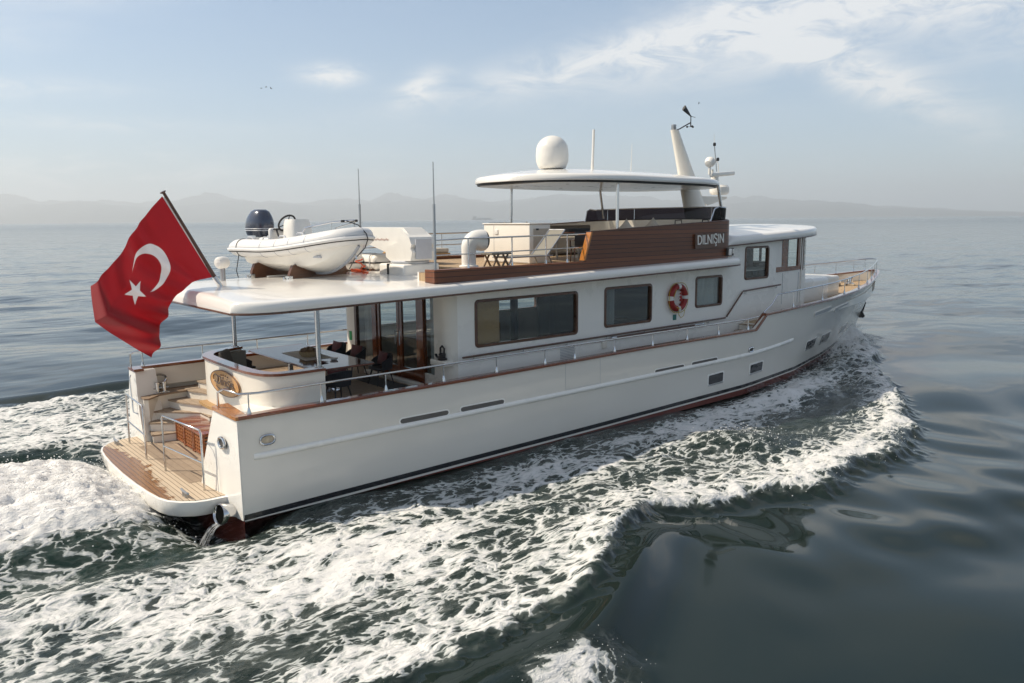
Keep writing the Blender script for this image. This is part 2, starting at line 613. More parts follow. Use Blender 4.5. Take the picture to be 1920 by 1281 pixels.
def build_hull():
    xs = list(np.linspace(0, 17.5, 15)) + [18.05, 18.4, 18.70] + list(np.linspace(19.3, 30, 24)) + list(np.linspace(30.4, 34.25, 22))
    secs = []
    for x in xs:
        s = x / 34.25
        zs = sheer_z(x)
        prof = []
        for z in (-1.2, -0.7, -0.35, -0.12):
            k = interp(z, [-1.2, 0], [0.55, 1.0])
            prof.append((s * stem_x(z), wl_b(s * 32.1) * k, z))
        for t in (0, 0.06, 0.14, 0.25, 0.38, 0.5, 0.62, 0.75, 0.87, 1.0):
            z = zs * t
            xx = s * stem_x(z)
            hb = wl_b(s * 32.1) + (sheer_b(s * 34.25) - wl_b(s * 32.1)) * t ** 1.25
            prof.append((xx, hb, z))
        secs.append(prof)
    mb = MB()
    for sgn in (1, -1):
        mb.loft([[(p[0], sgn * p[1], p[2]) for p in s] for s in secs], ring=False, caps=False)
    # inner bulwark face and its top edge
    for sgn in (1, -1):
        rows = []
        for x in np.linspace(0.02, 34.0, 90):
            z = sheer_z(x)
            b = sheer_b(x)
            bi = max(0.0, b - 0.14)
            rows.append([(x, sgn * b, z), (x - (0.06 if x > 32 else 0), sgn * bi, z), (x - (0.06 if x > 32 else 0), sgn * max(0, bi - 0.02), DECK - 0.1 if x < 18.4 else 2.3)])
        mb.loft(rows, ring=False, caps=False)
    # transom below the platform
    outer = [(-0.0, 3.74), (-0.06, 3.0), (-0.2, 1.9), (-0.25, 0), (-0.2, -1.9), (-0.06, -3.0), (-0.0, -3.74)]
    rows = [[(p[0], p[1], z) for p in outer] for z in (0.33, 0.0, -0.4, -1.2)]
    mb.loft(rows, ring=False, caps=False)
    m = bpy.data.materials.new("hull_paint")
    m.use_nodes = True
    t = NT(m.node_tree)
    out = t.add("ShaderNodeOutputMaterial")
    b = t.add("ShaderNodeBsdfPrincipled")
    t.link(b.outputs[0], out.inputs[0])
    tc = t.add("ShaderNodeTexCoord")
    x, y, z = t.sep(tc.outputs["Object"])
    # level of the painted line climbs a little towards the bow
    rel = t.math("SUBTRACT", z, t.math("ADD", 0.135, t.math("MULTIPLY", t.math("MAXIMUM", x, 0.0), 0.0125)))
    side = t.math("GREATER_THAN", x, 0.005)
    drift = t.noise(t.mapping(tc.outputs["Object"], scale=(0.5, 0.5, 1.0)), 1.2, 5, 0.6)
    wht = t.mix(drift, (0.70, 0.665, 0.60, 1), (0.76, 0.725, 0.655, 1))
    red = t.mix(t.noise(tc.outputs["Object"], 5.0, 6, 0.65), (0.10, 0.018, 0.012, 1), (0.19, 0.040, 0.024, 1))
    blk = t.math("MULTIPLY", t.math("MULTIPLY", t.math("LESS_THAN", rel, 0.0), t.math("GREATER_THAN", rel, -0.115)), side)
    redm = t.math("LESS_THAN", rel, t.math("SUBTRACT", -0.06, t.math("MULTIPLY", side, 0.105)))
    col = t.mix(redm, t.mix(blk, wht, (0.012, 0.012, 0.016, 1)), red)
    t.link(col, b.inputs["Base Color"])
    b.inputs["Roughness"].default_value = 0.22
    b.inputs["Coat Weight"].default_value = 0.6
    b.inputs["Coat Roughness"].default_value = 0.05
    bp = t.add("ShaderNodeBump")
    bp.inputs["Strength"].default_value = 0.11
    bp.inputs["Distance"].default_value = 0.06
    t.link(t.noise(t.mapping(tc.outputs["Object"], scale=(0.6, 0.6, 1.0)), 1.6, 2, 0.5), bp.inputs["Height"])
    t.link(bp.outputs[0], b.inputs["Normal"])
    MATS["hull_paint"] = m
    hull = mb.build("hull", m, YACHT, sharp=40)

    # rub rail moulding, both sides
    for sgn in (1, -1):
        r = MB()
        secs = []
        for x in np.linspace(0.28, 21.0, 60):
            z = 1.285 + 0.004 * x + max(0, x - 16) ** 2 * 0.006
            hb = hull_half(x, z)
            e = min(1.0, (x - 0.28) / 0.10 + 0.25, (21.0 - x) / 0.15 + 0.25)
            h = 0.075
            secs.append([(x, sgn * (hb - 0.02), z - h), (x, sgn * (hb + 0.032 * e), z - h * 0.75), (x, sgn * (hb + 0.052 * e), z - h * 0.2), (x, sgn * (hb + 0.052 * e), z + h * 0.3), (x, sgn * (hb + 0.030 * e), z + h * 0.85), (x, sgn * (hb - 0.02), z + h)])
        r.loft(secs, ring=False, caps=True)
        r.build("rub_rail", WHITE, YACHT, sharp=50)

    # long air intake slots, two forward ones moulded in white
    def side_patch(poly_xz, sgn, off, material, name, parent, thick=0.012):
        """convex outline laid on the curved topsides as a fine strip grid"""
        xa, xb = min(p_[0] for p_ in poly_xz), max(p_[0] for p_ in poly_xz)
        k = len(poly_xz)
        rows = []
        nx_ = 14
        for i in range(nx_ + 1):
            x = xa + (xb - xa) * (0.5 - 0.5 * math.cos(PI * i / nx_))
            x = min(max(x, xa + 1e-4), xb - 1e-4)
            zs = []
            for j in range(k):
                (x0, z0), (x1, z1) = poly_xz[j], poly_xz[(j + 1) % k]
                if (x0 - x) * (x1 - x) <= 0 and abs(x1 - x0) > 1e-9:
                    zs.append(z0 + (z1 - z0) * (x - x0) / (x1 - x0))
            lo, hi = min(zs), max(zs)
            row = [(x, sgn * (hull_half(x, lo) - thick), lo)]
            row += [(x, sgn * (hull_half(x, z) + off), z) for z in np.linspace(lo, hi, 5)]
            row += [(x, sgn * (hull_half(x, hi) - thick), hi)]
            rows.append(row)
        return MB().loft(rows, ring=False, caps=True).build(name, material, parent, sharp=50)

    def slant(x0, x1, z0, z1, r, rise):
        return [(x, z + (x - x0) * rise) for x, z in rrect(x0, x1, z0, z1, r, 4)]
    for sgn in (1, -1):
        for (x0, x1, zc, h, mm, rise) in ((3.75, 5.10, 1.43, 0.055, VENTG, 0.0), (5.47, 6.83, 1.43, 0.055, VENTG, 0.0), (12.75, 14.15, 1.42, 0.055, VENTG, 0.0), (14.55, 15.9, 1.43, 0.055, VENTG, 0.004),
                                        (22.45, 24.0, 2.33, 0.06, STRIPW, 0.07), (24.65, 26.2, 2.30, 0.06, STRIPW, 0.06)):
            side_patch(slant(x0 - 0.04, x1 + 0.04, zc - h - 0.035, zc + h + 0.035, h + 0.03, rise), sgn, 0.004 if x0 < 20 else 0.030, WHITE, "vent_surround", YACHT)
            side_patch(slant(x0, x1, zc - h, zc + h, h * 0.95, rise), sgn, 0.009 if x0 < 20 else 0.037, mm, "hull_vent", YACHT)
        # square portholes with a bright sill
        for (x0, x1, z0, z1, rise) in ((15.48, 16.26, 0.63, 0.93, 0.03), (17.88, 18.74, 0.68, 0.98, 0.02), (22.38, 23.42, 0.95, 1.26, 0.03), (24.15, 25.25, 0.95, 1.28, 0.03), (27.7, 28.9, 0.93, 1.24, 0.03)):
            fr = side_patch(slant(x0 - 0.07, x1 + 0.07, z0 - 0.05, z1 + 0.05, 0.06, rise), sgn, 0.012, WHITE, "porthole", YACHT)
            side_patch(slant(x0, x1, z0, z1, 0.04, rise), sgn, 0.020, MATS["porthole_glass"], "pane", fr)
            side_patch(slant(x0 - 0.02, x1 + 0.02, z0 - 0.05, z0 - 0.01, 0.012, rise), sgn, 0.026, STEEL, "sill", fr)
        # oval fairleads
        for (xc, zc, w, h) in ((0.58, 1.60, 0.15, 0.095), (17.85, 1.53, 0.14, 0.075)):
            ring = MB()
            pts = []
            for i in range(28):
                a = 2 * PI * i / 28
                x, z = xc + w * math.copysign(abs(math.cos(a)) ** 0.8, math.cos(a)), zc + h * math.copysign(abs(math.sin(a)) ** 0.8, math.sin(a))
                pts.append((x, sgn * (hull_half(x, z) + 0.012), z))
            ring.tube(pts, 0.026, 8, closed=True)
            fo = ring.build("fairlead", STEEL, YACHT)
            side_patch([(p[0], p[2]) for p in pts], sgn, 0.008, SLOT if xc > 5 else MATS["fairlead_inside"], "throat", fo)
        # square loading door seam
        seam = MB()
        for (xa, za, xb, zb) in ((9.0, 1.42, 9.0, 2.12), (10.35, 1.42, 10.35, 2.12), (9.0, 1.42, 10.35, 1.42)):
            seam.tube([(xa, sgn * (hull_half(xa, za) + 0.001), za), (xb, sgn * (hull_half(xb, zb) + 0.001), zb)], 0.005, 5)
        seam.build("loading_door_seam", STRIPW, YACHT)
    return hull


mat("porthole_glass", (0.012, 0.014, 0.018), 0.06, coat=0.6, vary=0.3, vscale=3)
mat("fairlead_inside", (0.60, 0.50, 0.36), 0.5, vary=0.4, vscale=9)
build_hull()


def build_caprail():
    for sgn in (1, -1):
        secs = []
        xs = list(np.linspace(0.0, 18.0, 30)) + [18.08, 18.70, 18.78] + list(np.linspace(19.2, 33.4, 40)) + [33.7, 33.95, 34.15, 34.25]
        for x in xs:
            z = sheer_z(x)
            b = sheer_b(x)
            w_out, w_in = 0.05, min(0.19, b)
            secs.append([(x, sgn * (b + w_out), z + 0.004), (x, sgn * (b + w_out), z + 0.05), (x, sgn * (b + w_out - 0.03), z + 0.075), (x, sgn * (b - w_in + 0.02), z + 0.075), (x, sgn * (b - w_in), z + 0.05), (x, sgn * (b - w_in), z + 0.004)])
        MB().loft(secs, ring=True, caps=True).build("cap_rail", VARN, YACHT, sharp=30)
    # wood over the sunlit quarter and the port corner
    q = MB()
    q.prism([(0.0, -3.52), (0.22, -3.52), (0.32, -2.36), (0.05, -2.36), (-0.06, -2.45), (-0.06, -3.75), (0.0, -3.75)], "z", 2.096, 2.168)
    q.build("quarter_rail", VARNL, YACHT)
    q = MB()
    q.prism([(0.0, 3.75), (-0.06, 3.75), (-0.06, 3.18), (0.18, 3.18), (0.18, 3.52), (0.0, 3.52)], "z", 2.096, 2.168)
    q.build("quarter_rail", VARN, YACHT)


build_caprail()


def build_stern():
    # swim platform: moulded tray with a teak top
    half = [(-0.05, 3.12), (-0.5, 3.10), (-0.72, 3.03), (-0.95, 2.85), (-1.12, 2.60), (-1.21, 2.30), (-1.27, 1.75), (-1.31, 1.0), (-1.33, 0.0)]
    outline = half + [(x, -y) for x, y in half[-2::-1]]
    n = len(outline)
    cx, cy = -0.3, 0.0

    def ring(sc, z, dx=0.0):
        return [(cx + (x - cx) * (sc if x < -0.2 else 1) + dx, cy + (y - cy) * sc, z) for x, y in outline]
    tray = MB()
    tray.loft([ring(0.90, 0.02), ring(0.955, 0.05), ring(0.985, 0.16), ring(1.0, 0.30), ring(1.0, 0.385), ring(0.992, 0.395)], ring=True, caps=True)
    plat = tray.build("swim_platform", WHITE, YACHT, sharp=30)
    top = MB()
    top.prism([(cx + (x - cx) * 0.965, y * 0.975) for x, y in outline], "z", 0.398, 0.408)
    top.build("teak_planking", TEAKP, plat)
    inner = MB()
    inner.prism([(-0.42, 1.95), (-0.42, -1.80), (1.10, -1.80), (1.10, 2.90), (0.3, 2.9), (-0.1, 1.95)], "z", 0.34, 0.414)
    inner.build("teak_step_deck", TEAKG, plat)
    for y in (2.55, -2.62):
        cl = MB()
        cl.tube([(-0.78, y - 0.20, 0.53), (-0.78, y - 0.12, 0.515), (-0.78, y + 0.12, 0.515), (-0.78, y + 0.20, 0.53)], 0.026, 8)
        cl.tube([(-0.78, y - 0.07, 0.40), (-0.78, y - 0.07, 0.51)], 0.03, 8)
        cl.tube([(-0.78, y + 0.07, 0.40), (-0.78, y + 0.07, 0.51)], 0.03, 8)
        cl.build("mooring_cleat", GREYST, plat)
    # steel hand rails on the platform: posts, top bar, mid bar
    for (ya, yb, xa, xb) in ((2.46, 0.70, -0.49, -0.58), (-0.56, -2.48, -0.53, -0.33)):
        h = 1.30
        r = MB()
        bar = [(xa, ya, 0.40), (xa, ya, 0.40 + h - 0.06), (xa + (xb - xa) * 0.03, ya + (yb - ya) * 0.03, 0.40 + h), (xb + (xa - xb) * 0.03, yb + (ya - yb) * 0.03, 0.40 + h), (xb, yb, 0.40 + h - 0.06), (xb, yb, 0.40)]
        r.tube(bar, 0.022, 10)
        r.tube([(xa, ya, 0.40 + h * 0.46), (xb, yb, 0.40 + h * 0.46)], 0.018, 8)
        r.build("platform_rail", STEEL, YACHT)
    # starboard quarter block
    pil = MB()
    sec = [[(-0.02, -3.70, 2.10), (-0.02, -2.42, 2.10), (1.0, -2.42, 2.10), (1.0, -3.55, 2.10)],
           [(-0.02, -3.72, 0.9), (-0.16, -2.05, 0.9), (1.0, -2.05, 0.9), (1.0, -3.55, 0.9)],
           [(-0.02, -3.735, 0.02), (-0.24, -1.84, 0.0), (1.0, -1.84, 0.0), (1.0, -3.55, 0.0)]]
    pil.loft(sec, ring=True, caps=True)
    pil.build("quarter_block", WHITE, YACHT, sharp=25)
    seam = MB()
    seam.tube([(-0.170, -2.86, 0.42), (-0.135, -2.72, 1.10), (-0.13, -2.55, 1.26), (-0.13, -2.18, 1.36)], 0.006, 5)
    seam.build("hatch_seam", STRIPW, YACHT)
    fr = MB()
    pts = [(-0.105 + 0.05 * (0.115 * math.sin(2 * PI * i / 24)), -3.05 + 0.17 * math.cos(2 * PI * i / 24), 1.52 + 0.105 * math.sin(2 * PI * i / 24)) for i in range(24)]
    pts = [(x - 0.01, y, z) for x, y, z in pts]
    fr.tube(pts, 0.032, 8, closed=True)
    fo = fr.build("fairlead", STEEL, YACHT)
    MB().prism([(p[1], p[2]) for p in pts], "x", -0.108, -0.07).build("throat", SLOT, fo)
    # exhaust outlet
    ex = MB()
    m = Matrix.Translation((-0.22, -3.36, 0.12)) @ Euler((0, math.radians(-80), math.radians(10))).to_matrix().to_4x4()
    ex.lathe([(0.15, -0.30), (0.195, -0.05), (0.212, 0.06), (0.216, 0.16), (0.203, 0.175), (0.188, 0.16), (0.18, 0.10)], 28, m)
    eo = ex.build("exhaust_outlet", STEEL, YACHT, sharp=50)
    MB().prism([(0.186 * math.cos(2 * PI * i / 28), 0.186 * math.sin(2 * PI * i / 28)) for i in range(28)], "z", 0.108, 0.125, m).build("bore_shade", BORE, eo, flat=True)  # black disc stands for the unlit depth of the pipe
    MB().lathe([(0.05, -0.2), (0.06, 0.08), (0.045, 0.09), (0.0, 0.06)], 14, Matrix.Translation((-0.10, -2.95, 0.20)) @ Euler((0, math.radians(-86), 0)).to_matrix().to_4x4()).build("drain_outlet", GREYST, YACHT)
    for (y, z) in ((-1.9, -0.16), (-2.15, -0.18), (-2.6, -0.12)):
        MB().lathe([(0.0, -0.01), (0.05, -0.01), (0.06, 0.03), (0.03, 0.05), (0.0, 0.05)], 12, Matrix.Translation((-0.17, y, z)) @ Euler((0, math.radians(-90), 0)).to_matrix().to_4x4()).build("through_hull_fitting", GREYST, YACHT)
    # port quarter: slim pillar, locker with bollard
    pil = MB()
    sec = [[(-0.05, 3.70, 2.10), (-0.03, 3.22, 2.10), (0.5, 3.30, 2.10), (0.5, 3.60, 2.10)],
           [(-0.10, 3.74, 1.2), (-0.13, 2.72, 1.2), (0.5, 2.95, 1.2), (0.5, 3.60, 1.2)],
           [(-0.14, 3.74, 0.0), (-0.22, 2.02, 0.0), (0.45, 2.55, 0.0), (0.5, 3.60, 0.0)]]
    pil.loft(sec, ring=True, caps=True)
    pil.build("quarter_block", WHITE, YACHT, sharp=25)
    lk = MB()
    lk.prism([(0.0, 3.5), (0.0, 2.72), (0.10, 2.66), (0.42, 2.98), (1.2, 3.05), (2.4, 3.20), (2.4, 3.6), (0.5, 3.6)], "z", 0.34, 1.44)
    lk.build("quarter_locker", CREAM, YACHT)
    lt = MB()
    lt.prism([(0.0, 3.48), (-0.04, 2.56), (0.06, 2.50), (0.24, 2.66), (0.42, 2.84), (0.7, 2.90), (1.2, 2.93), (2.4, 3.12), (2.4, 3.57), (0.5, 3.57)], "z", 1.442, 1.482)
    lt.build("locker_top", OLDW, YACHT)
    bo = MB()
    for dx in (-0.09, 0.09):
        bo.lathe([(0.05, 0.0), (0.045, 0.24), (0.065, 0.25), (0.065, 0.28), (0.0, 0.285)], 14, None, (0.55 + dx, 3.1, 1.48))
    bo.tube([(0.35, 3.1, 1.60), (0.75, 3.1, 1.60)], 0.022, 8)
    bo.rbox((0.55, 3.1, 1.49), (0.42, 0.2, 0.025), 0.01)
    bo.build("bollard", STEEL, YACHT)
    hr = MB()
    hr.tube([(-0.12, 3.32, 2.00), (-0.20, 3.10, 1.98), (-0.22, 2.92, 1.10), (-0.15, 2.82, 1.06)], 0.02, 8)
    hr.build("grab_rail", STEEL, YACHT)
    ring = MB()
    pts = [(0.62 + 0.20 * math.cos(2 * PI * i / 20), 3.50, 1.78 + 0.12 * math.sin(2 * PI * i / 20)) for i in range(20)]
    ring.tube(pts, 0.03, 8, closed=True).build("fairlead", STEEL, YACHT)
    # winding stairs up from the platform
    st = [(0.40, 0.62, [(-0.02, 2.05), (0.10, 2.70), (0.70, 2.62), (0.62, 1.92)]),
          (0.62, 0.84, [(0.05, 2.50), (0.30, 3.02), (0.80, 3.02), (1.12, 2.02), (0.56, 2.06)]),
          (0.84, 1.06, [(0.28, 2.80), (0.80, 3.30), (1.35, 3.00), (1.50, 1.20), (1.13, 1.20), (1.12, 1.83), (0.55, 2.48)]),
          (1.06, 1.28, [(0.70, 3.06), (1.35, 3.26), (1.80, 2.90), (1.80, 0.30), (1.45, 0.30), (1.14, 1.81), (0.83, 2.52)]),
          (1.28, 1.50, [(1.20, 2.75), (1.20, 3.20), (2.10, 3.20), (2.10, 0.30), (1.75, 0.30), (1.35, 2.38)]),
          (1.50, 1.69, [(1.50, 3.00), (2.40, 3.20), (2.40, 0.30), (1.95, 0.30)])]
    for (z0, z1, poly) in st:
        ri = MB()
        ri.prism(poly, "z", z0 - 0.22 if z0 > 0.5 else z0, z1 - 0.036)
        o = ri.build("stair_step", CREAM, YACHT)
        cxy = (sum(p[0] for p in poly) / len(poly), sum(p[1] for p in poly) / len(poly))
        tr = MB()
        tr.prism([(p[0] + (-0.035 if p[0] < cxy[0] else 0), p[1]) for p in poly], "z", z1 - 0.033, z1)
        tr.build("tread", TEAKG, o)
    # wall under the cockpit ledge, behind the crates
    wl = MB()
    wl.box(1.12, 1.20, -2.3, 0.25, 0.36, 1.65)
    wl.build("transom_wall", WHITE, YACHT)
    ld = MB()
    ld.prism([(0.62, -2.45), (0.72, -2.45), (0.80, -2.6), (0.80, 0.30), (0.60, 0.30), (0.56, -0.3)], "z", 1.655, 1.722)
    ld.build("quarter_ledge", TANW, YACHT)
    # lower stern deck closing piece
    MB().box(0.84, 2.3, -3.5, 0.25, 1.56, 1.66).build("ledge_floor", CREAM, YACHT)
    MB().box(1.0, 2.2, -3.55, -2.42, 1.9, 2.08).build("quarter_deck", WHITE, YACHT)
    MB().box(0.0, 0.84, -2.42, -2.36, 1.60, 2.09).build("quarter_side", WHITE, YACHT)


build_stern()


def build_cockpit():
    # curved settee coaming
    path = [(1.95, 1.20), (1.5, 1.02), (1.05, 0.72), (0.80, 0.30), (0.75, -0.3), (0.735, -1.2), (0.735, -1.95), (0.77, -2.45), (0.88, -2.88), (1.08, -3.12), (1.36, -3.20), (1.75, -3.21), (2.18, -3.21)]
    # refine
    pts = [Vector((p[0], p[1], 0)) for p in path]
    fine = []
    for i in range(len(pts) - 1):
        p0, p1, p2, p3 = pts[max(i - 1, 0)], pts[i], pts[i + 1], pts[min(i + 2, len(pts) - 1)]
        for k in range(6):
            u = k / 6.0
            fine.append(0.5 * ((2 * p1) + (p2 - p0) * u + (2 * p0 - 5 * p1 + 4 * p2 - p3) * u * u + (3 * p1 - p0 - 3 * p2 + p3) * u ** 3))
    fine.append(pts[-1])

    def strip(off_a, off_b, z0, z1, dz=lambda x: 0.0):
        secs = []
        for i, p in enumerate(fine):
            d = (fine[min(i + 1, len(fine) - 1)] - fine[max(i - 1, 0)]).normalized()
            nrm = Vector((d.y, -d.x, 0))  # points inboard-to-outboard on one side
            a, b = p - nrm * off_a, p - nrm * off_b
            secs.append([(a.x, a.y, z0), (a.x, a.y, z1), (b.x, b.y, z1), (b.x, b.y, z0)])
        return MB().loft(secs, ring=True, caps=True)
    strip(0.0, 0.16, 1.72, 2.755).build("cockpit_coaming", CREAM, YACHT, sharp=40)
    strip(-0.05, 0.21, 2.757, 2.815).build("coaming_cap", VARN, YACHT, sharp=40)
    # bench cushion inside
    secs = []
    strip(0.18, 0.75, 1.72, 2.10).build("bench_base", CREAM, YACHT, sharp=40)
    strip(0.19, 0.78, 2.102, 2.22).build("bench_cushion", TAUPE, YACHT, sharp=40)
    strip(0.17, 0.32, 2.23, 2.72).build("bench_back", GREYC, YACHT, sharp=40)
    # name board: oval plaque on the coaming, lettered
    ang = math.radians(8)
    cpos = Vector((0.725, -1.20, 2.36))
    mtx = Matrix.Translation(cpos) @ Matrix(((0, 0, -1), (-1, 0, 0), (0, 1, 0))).to_4x4()
    d = MB()
    ov = [(0.86 * math.cos(2 * PI * i / 56), 0.285 * math.sin(2 * PI * i / 56)) for i in range(56)]
    d.prism(ov, "z", 0.0, 0.035, mtx)
    plq = d.build("name_plaque", VARNP, YACHT)
    rim = MB()
    rim.tube([mtx @ Vector((p[0], p[1], 0.03)) for p in ov], 0.012, 6, closed=True)
    rim.build("rim", DARKW, plq)
    text_mesh("lettering", "Dilnişin", 0.30, DARKW, plq, mtx @ Matrix.Translation((0.03, 0.03, 0.038)), 0.003, 0.42, 0.95, 1.15)
    fl = MB()
    fl.tube([mtx @ Vector((-0.5 + 1.0 * k / 20, -0.12 - 0.05 * math.sin(k / 20 * PI * 2), 0.038)) for k in range(21)], 0.010, 5)
    fl.tube([mtx @ Vector((-0.50 + 0.17 * math.cos(k / 16 * PI * 2), 0.06 + 0.09 * math.sin(k / 16 * PI * 2), 0.038)) for k in range(16)], 0.010, 5, closed=True)
    fl.tube([mtx @ Vector((0.48 + 0.16 * math.cos(k / 16 * PI * 2), -0.07 + 0.08 * math.sin(k / 16 * PI * 2), 0.038)) for k in range(16)], 0.010, 5, closed=True)
    fl.build("flourish", DARKW, plq)
    for k in range(4):
        st = MB()
        st.rbox(mtx @ Vector((-0.16 + 0.13 * k, 0.195 - 0.012 * abs(k - 1.5), 0.04)), (0.012, 0.045, 0.030), 0.004)
        st.build("emblem", DARKW, plq)
    # teak cockpit sole and side decks
    MB().prism([(1.2, -3.5), (18.3, -3.5), (18.3, 3.5), (2.42, 3.5), (2.42, 0.3), (1.2, 0.3)], "z", 1.60, DECK).build("main_deck", TEAK, YACHT)
    MB().box(18.3, 34.0, -0.01, 0.01, 2.2, 2.21)
    # roof posts
    for (x, y) in ((2.10, -3.10), (1.88, 1.14)):
        p = MB()
        p.tube([(x, y, 2.80), (x, y, 4.22)], 0.055, 16)
        p.lathe([(0.10, 0), (0.10, 0.015), (0.06, 0.03)], 16, None, (x, y, 2.816))
        p.build("roof_post", STEEL, YACHT)
    # dark mat and the white threshold before the saloon doors
    MB().prism([(4.75, -2.35), (5.35, -2.35), (5.35, 0.1), (4.75, 0.1)], "z", DECK + 0.004, DECK + 0.016).build("door_mat", MATS["mat_grey"], YACHT)
    MB().rbox((5.52, -0.9, DECK + 0.05), (0.16, 3.5, 0.10), 0.015).build("threshold", CREAM, YACHT)


VARNP = mat("plaque_varnish", (0.55, 0.27, 0.06), 0.35, vary=0.2, vscale=9, coat=0.6, vstretch=(2, 6, 2))
mat("mat_grey", (0.06, 0.062, 0.065), 0.95, vary=0.2, vscale=30, bump=0.5, bscale=160)
build_cockpit()


def roof_z(x):
    return 4.115 + 0.0182 * x


def slab(name, material, xs, hw, zb, th, crown, r, parent, ny=10, endr=True, sharp=40, x_end=(True, True)):
    """moulded roof: rounded edge all round, crowned top, flat underside"""
    secs = []
    x0, x1 = xs[0], xs[-1]
    wmax = max(hw(x) for x in xs)
    for x in xs:
        w = max(0.02, hw(x))
        z = zb(x)
        k = 1.0
        if x_end[0]:
            k = min(k, max(0.0, (x - x0) / r))
        if x_end[1]:
            k = min(k, max(0.0, (x1 - x) / r))
        e = math.sqrt(max(0.0, 1 - (1 - min(1, k)) ** 2))
        t = th * (0.12 + 0.88 * e)
        rr = min(r * (0.25 + 0.75 * e), w * 0.5, t * 0.9)
        half = [(0.0, z), (w * 0.5, z), (w - 0.02, z), (w, z + min(0.03, t * 0.2))]
        for i in range(6):
            a = PI / 2 * i / 5
            half.append((w - rr + rr * math.cos(a), z + t - rr + rr * math.sin(a)))
        for i in range(1, ny + 1):
            y = (w - rr) * (1 - i / ny)
            half.append((y, z + t + crown * ((w - rr) ** 2 - y ** 2) / wmax ** 2))
        ring = [(x, -y, zz) for y, zz in half] + [(x, y, zz) for y, zz in half[-2:0:-1]]
        secs.append(ring)
    return MB().loft(secs, ring=True, caps=True).build(name, material, parent, sharp=sharp)


def superellipse_hw(x, x0, x1, w, ra, rf, p=2.3):
    """half width that rounds off over ra metres aft and rf metres forward"""
    k = 1.0
    if x < x0 + ra:
        u = 1 - (x - x0) / ra
        k = max(0.0, 1 - u ** p) ** (1 / p)
    if x > x1 - rf:
        u = 1 - (x1 - x) / rf
        k = min(k, max(0.0, 1 - u ** p) ** (1 / p))
    return w * k


def wall_sheet(name, material, y, x0, x1, z0, ztop, openings, parent, thick=0.06):
    xs = sorted(set([x0, x1] + [o[0] for o in openings] + [o[1] for o in openings]))
    zs = sorted(set([z0, 99.0] + [o[2] for o in openings] + [o[3] for o in openings]))
    mb = MB()
    sg = 1 if y > 0 else -1
    for i in range(len(xs) - 1):
        for j in range(len(zs) - 1):
            xc, zc = (xs[i] + xs[i + 1]) / 2, zs[j] + 1e-3
            if any(o[0] < xc < o[1] and o[2] <= zc < o[3] for o in openings):
                continue
            def zz(x, z):
                return ztop(x) if z > 90 else z
            for yy in (y, y - sg * thick):
                mb.add([(xs[i], yy, zz(xs[i], zs[j])), (xs[i + 1], yy, zz(xs[i + 1], zs[j])), (xs[i + 1], yy, zz(xs[i + 1], zs[j + 1])), (xs[i], yy, zz(xs[i], zs[j + 1]))], [(0, 1, 2, 3)])
    return mb.build(name, material, parent, flat=True)


def framed_window(x0, x1, z0, z1, y, frame_mat, pane_mat, parent, fw=0.075, r=0.12, name="window"):
    sg = 1 if y > 0 else -1
    outer, inner = rrect(x0, x1, z0, z1, r, 6), rrect(x0 + fw, x1 - fw, z0 + fw, z1 - fw, max(0.03, r - fw * 0.7), 6)
    n = len(outer)
    mb = MB()
    a, b = y + sg * 0.028, y - sg * 0.10
    rings = [[(p[0], b, p[1]) for p in outer], [(p[0], a - sg * 0.012, p[1]) for p in outer], [(p[0] + (0.012 if p[0] < (x0 + x1) / 2 else -0.012), a, p[1] + (0.012 if p[1] < (z0 + z1) / 2 else -0.012)) for p in outer], [(p[0], a, p[1]) for p in inner], [(p[0], b, p[1]) for p in inner]]
    mb.loft(rings, ring=True, caps=False)
    o = mb.build(name, frame_mat, parent, sharp=40)
    g = MB()
    g.prism(rrect(x0 + fw - 0.01, x1 - fw + 0.01, z0 + fw - 0.01, z1 - fw + 0.01, max(0.03, r - fw * 0.7), 6), "y", y - sg * 0.040, y - sg * 0.048)
    g.build("pane", pane_mat, o)
    return o


SIDE_WIN = [(6.70, 10.45, 2.69, 3.95, "saloon"), (11.55, 13.72, 2.76, 3.98, "mid"), (15.92, 17.42, 3.02, 4.07, "fwd"), (18.70, 20.22, 3.80, 4.98, "wheel")]
WY = 2.72


